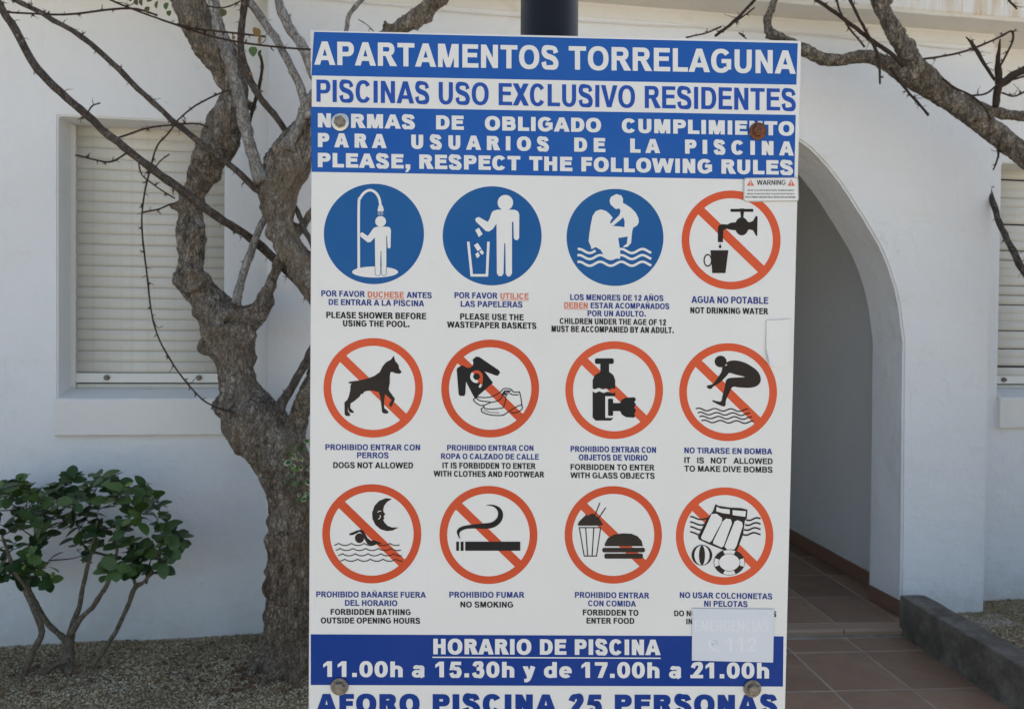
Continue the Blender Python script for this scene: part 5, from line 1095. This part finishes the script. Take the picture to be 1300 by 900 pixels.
while nt < 140 and tries < 9000:
    tries += 1
    x = rnd.uniform(-38, 232); ty, by = top_y(x), bot_y(x)
    if by-ty < 12: continue
    y = ty+(by-ty)*rnd.random()**1.25 if nt > 15 else ty+rnd.uniform(2, 12); dY = rnd.uniform(-.22, .22); p = at(x, y, YS+dY)
    if any((p-q).length < .040 for q in tips): continue
    tips.append(p); nt += 1
nl = 0; leaves = []; done = []; tips.sort(key=lambda p: min((q-p).length for A in anch for q in A))
for p in tips:
    a = min([q for A in anch for q in A]+done, key=lambda q: (q-p).length+(0 if q.z < p.z+.01 else .1)+(0 if (q-p).length > .03 else 1)); done.append(p); m_ = (a+p)/2+Vector((rnd.uniform(-.02, .02), rnd.uniform(-.02, .02), -.01))
    q = catmull([tuple(a), tuple(m_), tuple(p)], 4); tw.append(tube(q, [.0035-.0022*i/8 for i in range(len(q))], 5)); ax = (p-m_).normalized()
    ax = (ax+Vector((0, 0, .6))).normalized(); k_ = rnd.choice((4, 5, 5, 5)); ph = rnd.uniform(0, 6)
    u = ax.orthogonal().normalized(); w_ = ax.cross(u)
    for j in range(k_):
        an = ph+j*2.4; rad = u*math.cos(an)+w_*math.sin(an); el = rnd.uniform(-.15, .85); base = p-ax*.011*j
        dv = (rad*math.cos(el)+ax*math.sin(el)+Vector((0, 0, -.03))); leaves.append((base, dv, ax+Vector((rnd.uniform(-.4, .4), -.5, .3)), rnd.uniform(.52, .92)))
leaves.sort(key=lambda l: l[0].y); extra = leaves[285:]; leaves = leaves[:285]
for b_, dv, up, s in leaves:
    me = rnd.choice(LM); r_ = rnd.random()
    if r_ < (.35 if b_.z > 1.5-.165*3.3-.04+rnd.uniform(-.02, .05) else .06): me = LY; s *= .9
    elif r_ < .012: me = LD
    put_leaf(sh, me, b_, dv, up, s)
EV, EF = [], []
for b_, dv, up, s in extra:
    y = dv.normalized(); x = y.cross(up).normalized(); z = x.cross(y); k = len(EV); me = LM[k % 3]
    EV += [b_+(x*v.co.x+y*v.co.y+z*v.co.z)*s for v in me.vertices]; EF += [tuple(i+k for i in p.vertices) for p in me.polygons]
o = link('foliage', pmesh('foliage', EV, EF), M['leaf'], sh, kind='stuff', smooth=True); o.matrix_parent_inverse = Matrix.Translation(sh.location).inverted()
v, f = joinvf(tw); o = link('twigs', pmesh('twigs', v, f), M['twig'], sh, kind='stuff'); o.matrix_parent_inverse = Matrix.Translation(sh.location).inverted()
# variegated plant half hidden by the sign at the tree's foot
YV = 3.18
vp = thing('variegated_shrub', 'small cream-edged leafy plant peeping past the sign in front of the tree trunk', 'shrub', tuple(at(412, 800, YV).xy)+(0,)); bpy.context.view_layer.update()
vst = [Z([(412, 895, 3), (408, 760, 2.6), (400, 680, 2), (388, 620, 1.3), (378, 590, 1)], YV), Z([(410, 740, 2), (412, 660, 1.8), (400, 610, 1.2), (385, 570, .8)], YV), Z([(410, 720, 2), (425, 640, 1.8), (415, 600, 1.2), (398, 575, .8)], YV)]
for raw in vst:
    q, r = path3(raw, 4); v, f = tube(q, r, 6); o = link('stem', pmesh('stem', v, f), M['stem'], vp, smooth=True); o.matrix_parent_inverse = Matrix.Translation(vp.location).inverted()
VL = leaf_mesh('leaf', .030, .022, .2, .2, 6, m=M['leaf']); VC = leaf_mesh('leaf', .033, .0245, .2, .2, 6, m=M['cream'])
VG = leaf_mesh('leaf', .05, .03, .2, .2, 6, m=M['leafy'])
for k in range(88):
    x, y = rnd.uniform(366, 430), rnd.uniform(556, 640)
    if x < 376 and y > 615: continue
    p = at(x, y, YV+rnd.uniform(-.05, .05)); dv = Vector((rnd.uniform(-1, 1), rnd.uniform(-.6, .1), rnd.uniform(-.8, .6))); up = Vector((rnd.uniform(-.5, .5), -1, .5)); s = rnd.uniform(.55, 1.0)
    if k % 13 == 0: put_leaf(vp, VG, p, dv, up, s*.8); continue
    if k % 2: put_leaf(vp, VC, p, dv, up, s); put_leaf(vp, VL, p+up.normalized()*.0015+dv.normalized()*.002*s, dv, up, s*.86)
    else: put_leaf(vp, VL, p, dv, up, s)
# dead leaves and crumbs round the trunk and stems
DV, DF = [], []
for _ in range(260):
    if _ < 150: cx, cy, sg = at(345, 830, 3.42).x-.05, 3.30, .16
    elif _ < 200: cx, cy, sg = sh.location.x, sh.location.y, .16
    else: cx, cy, sg = -1.5, 3.45, .35
    x, y = rnd.gauss(cx, sg), rnd.gauss(cy, sg*.7)
    if y > 3.74 or x > -.3: continue
    a = rnd.uniform(0, 6.3); L_ = rnd.uniform(.008, .026); w_ = L_*rnd.uniform(.3, .55); z = bed_h(x, y)+.007; k = len(DV); tl = rnd.uniform(-.5, .5)
    for i_, (u_, v_, h_) in enumerate(((-1, 0, .1), (-.3, 1, .3), (.5, .8, .15), (1, 0, .5), (.4, -.9, .3), (-.4, -.8, .0))): DV.append((x+math.cos(a)*u_*L_-math.sin(a)*v_*w_, y+math.sin(a)*u_*L_+math.cos(a)*v_*w_, z+h_*L_*.6+tl*u_*L_*.4))
    DF += [(k, k+1, k+2, k+5), (k+2, k+3, k+4, k+5)]
M['dead'] = mat('dead_leaf', (.16, .09, .05), .8, spec=.2); dg_ = N(M['dead'], 'ShaderNodeNewGeometry'); L(M['dead'], ramp(M['dead'], dg_.outputs['Random Per Island'], [(0, (.07, .04, .025)), (.5, (.18, .10, .055)), (1, (.34, .24, .13))]), P(M['dead']).inputs['Base Color'])
link('leaf_litter', pmesh('leaf_litter', DV, DF), M['dead'], kind='stuff', label='dry brown leaf litter round the trunk and the shrub')
# litter on the gravel
fl = joinvf([tube([Vector((x, y, bed_h(x, y)+.01)), Vector((x+dx*.5, y+dy*.5, bed_h(x, y)+.018)), Vector((x+dx, y+dy, bed_h(x, y)+.008))], [.0012, .0016, .0008], 5) for x, y, dx, dy in [(random.uniform(-1.9, -.8), random.uniform(3.1, 3.7), random.uniform(-.06, .06), random.uniform(-.05, .05)) for _ in range(46)]])
o = link('twig_litter', pmesh('twig_litter', *fl), M['twig'], kind='stuff', label='dry twigs scattered over the gravel')
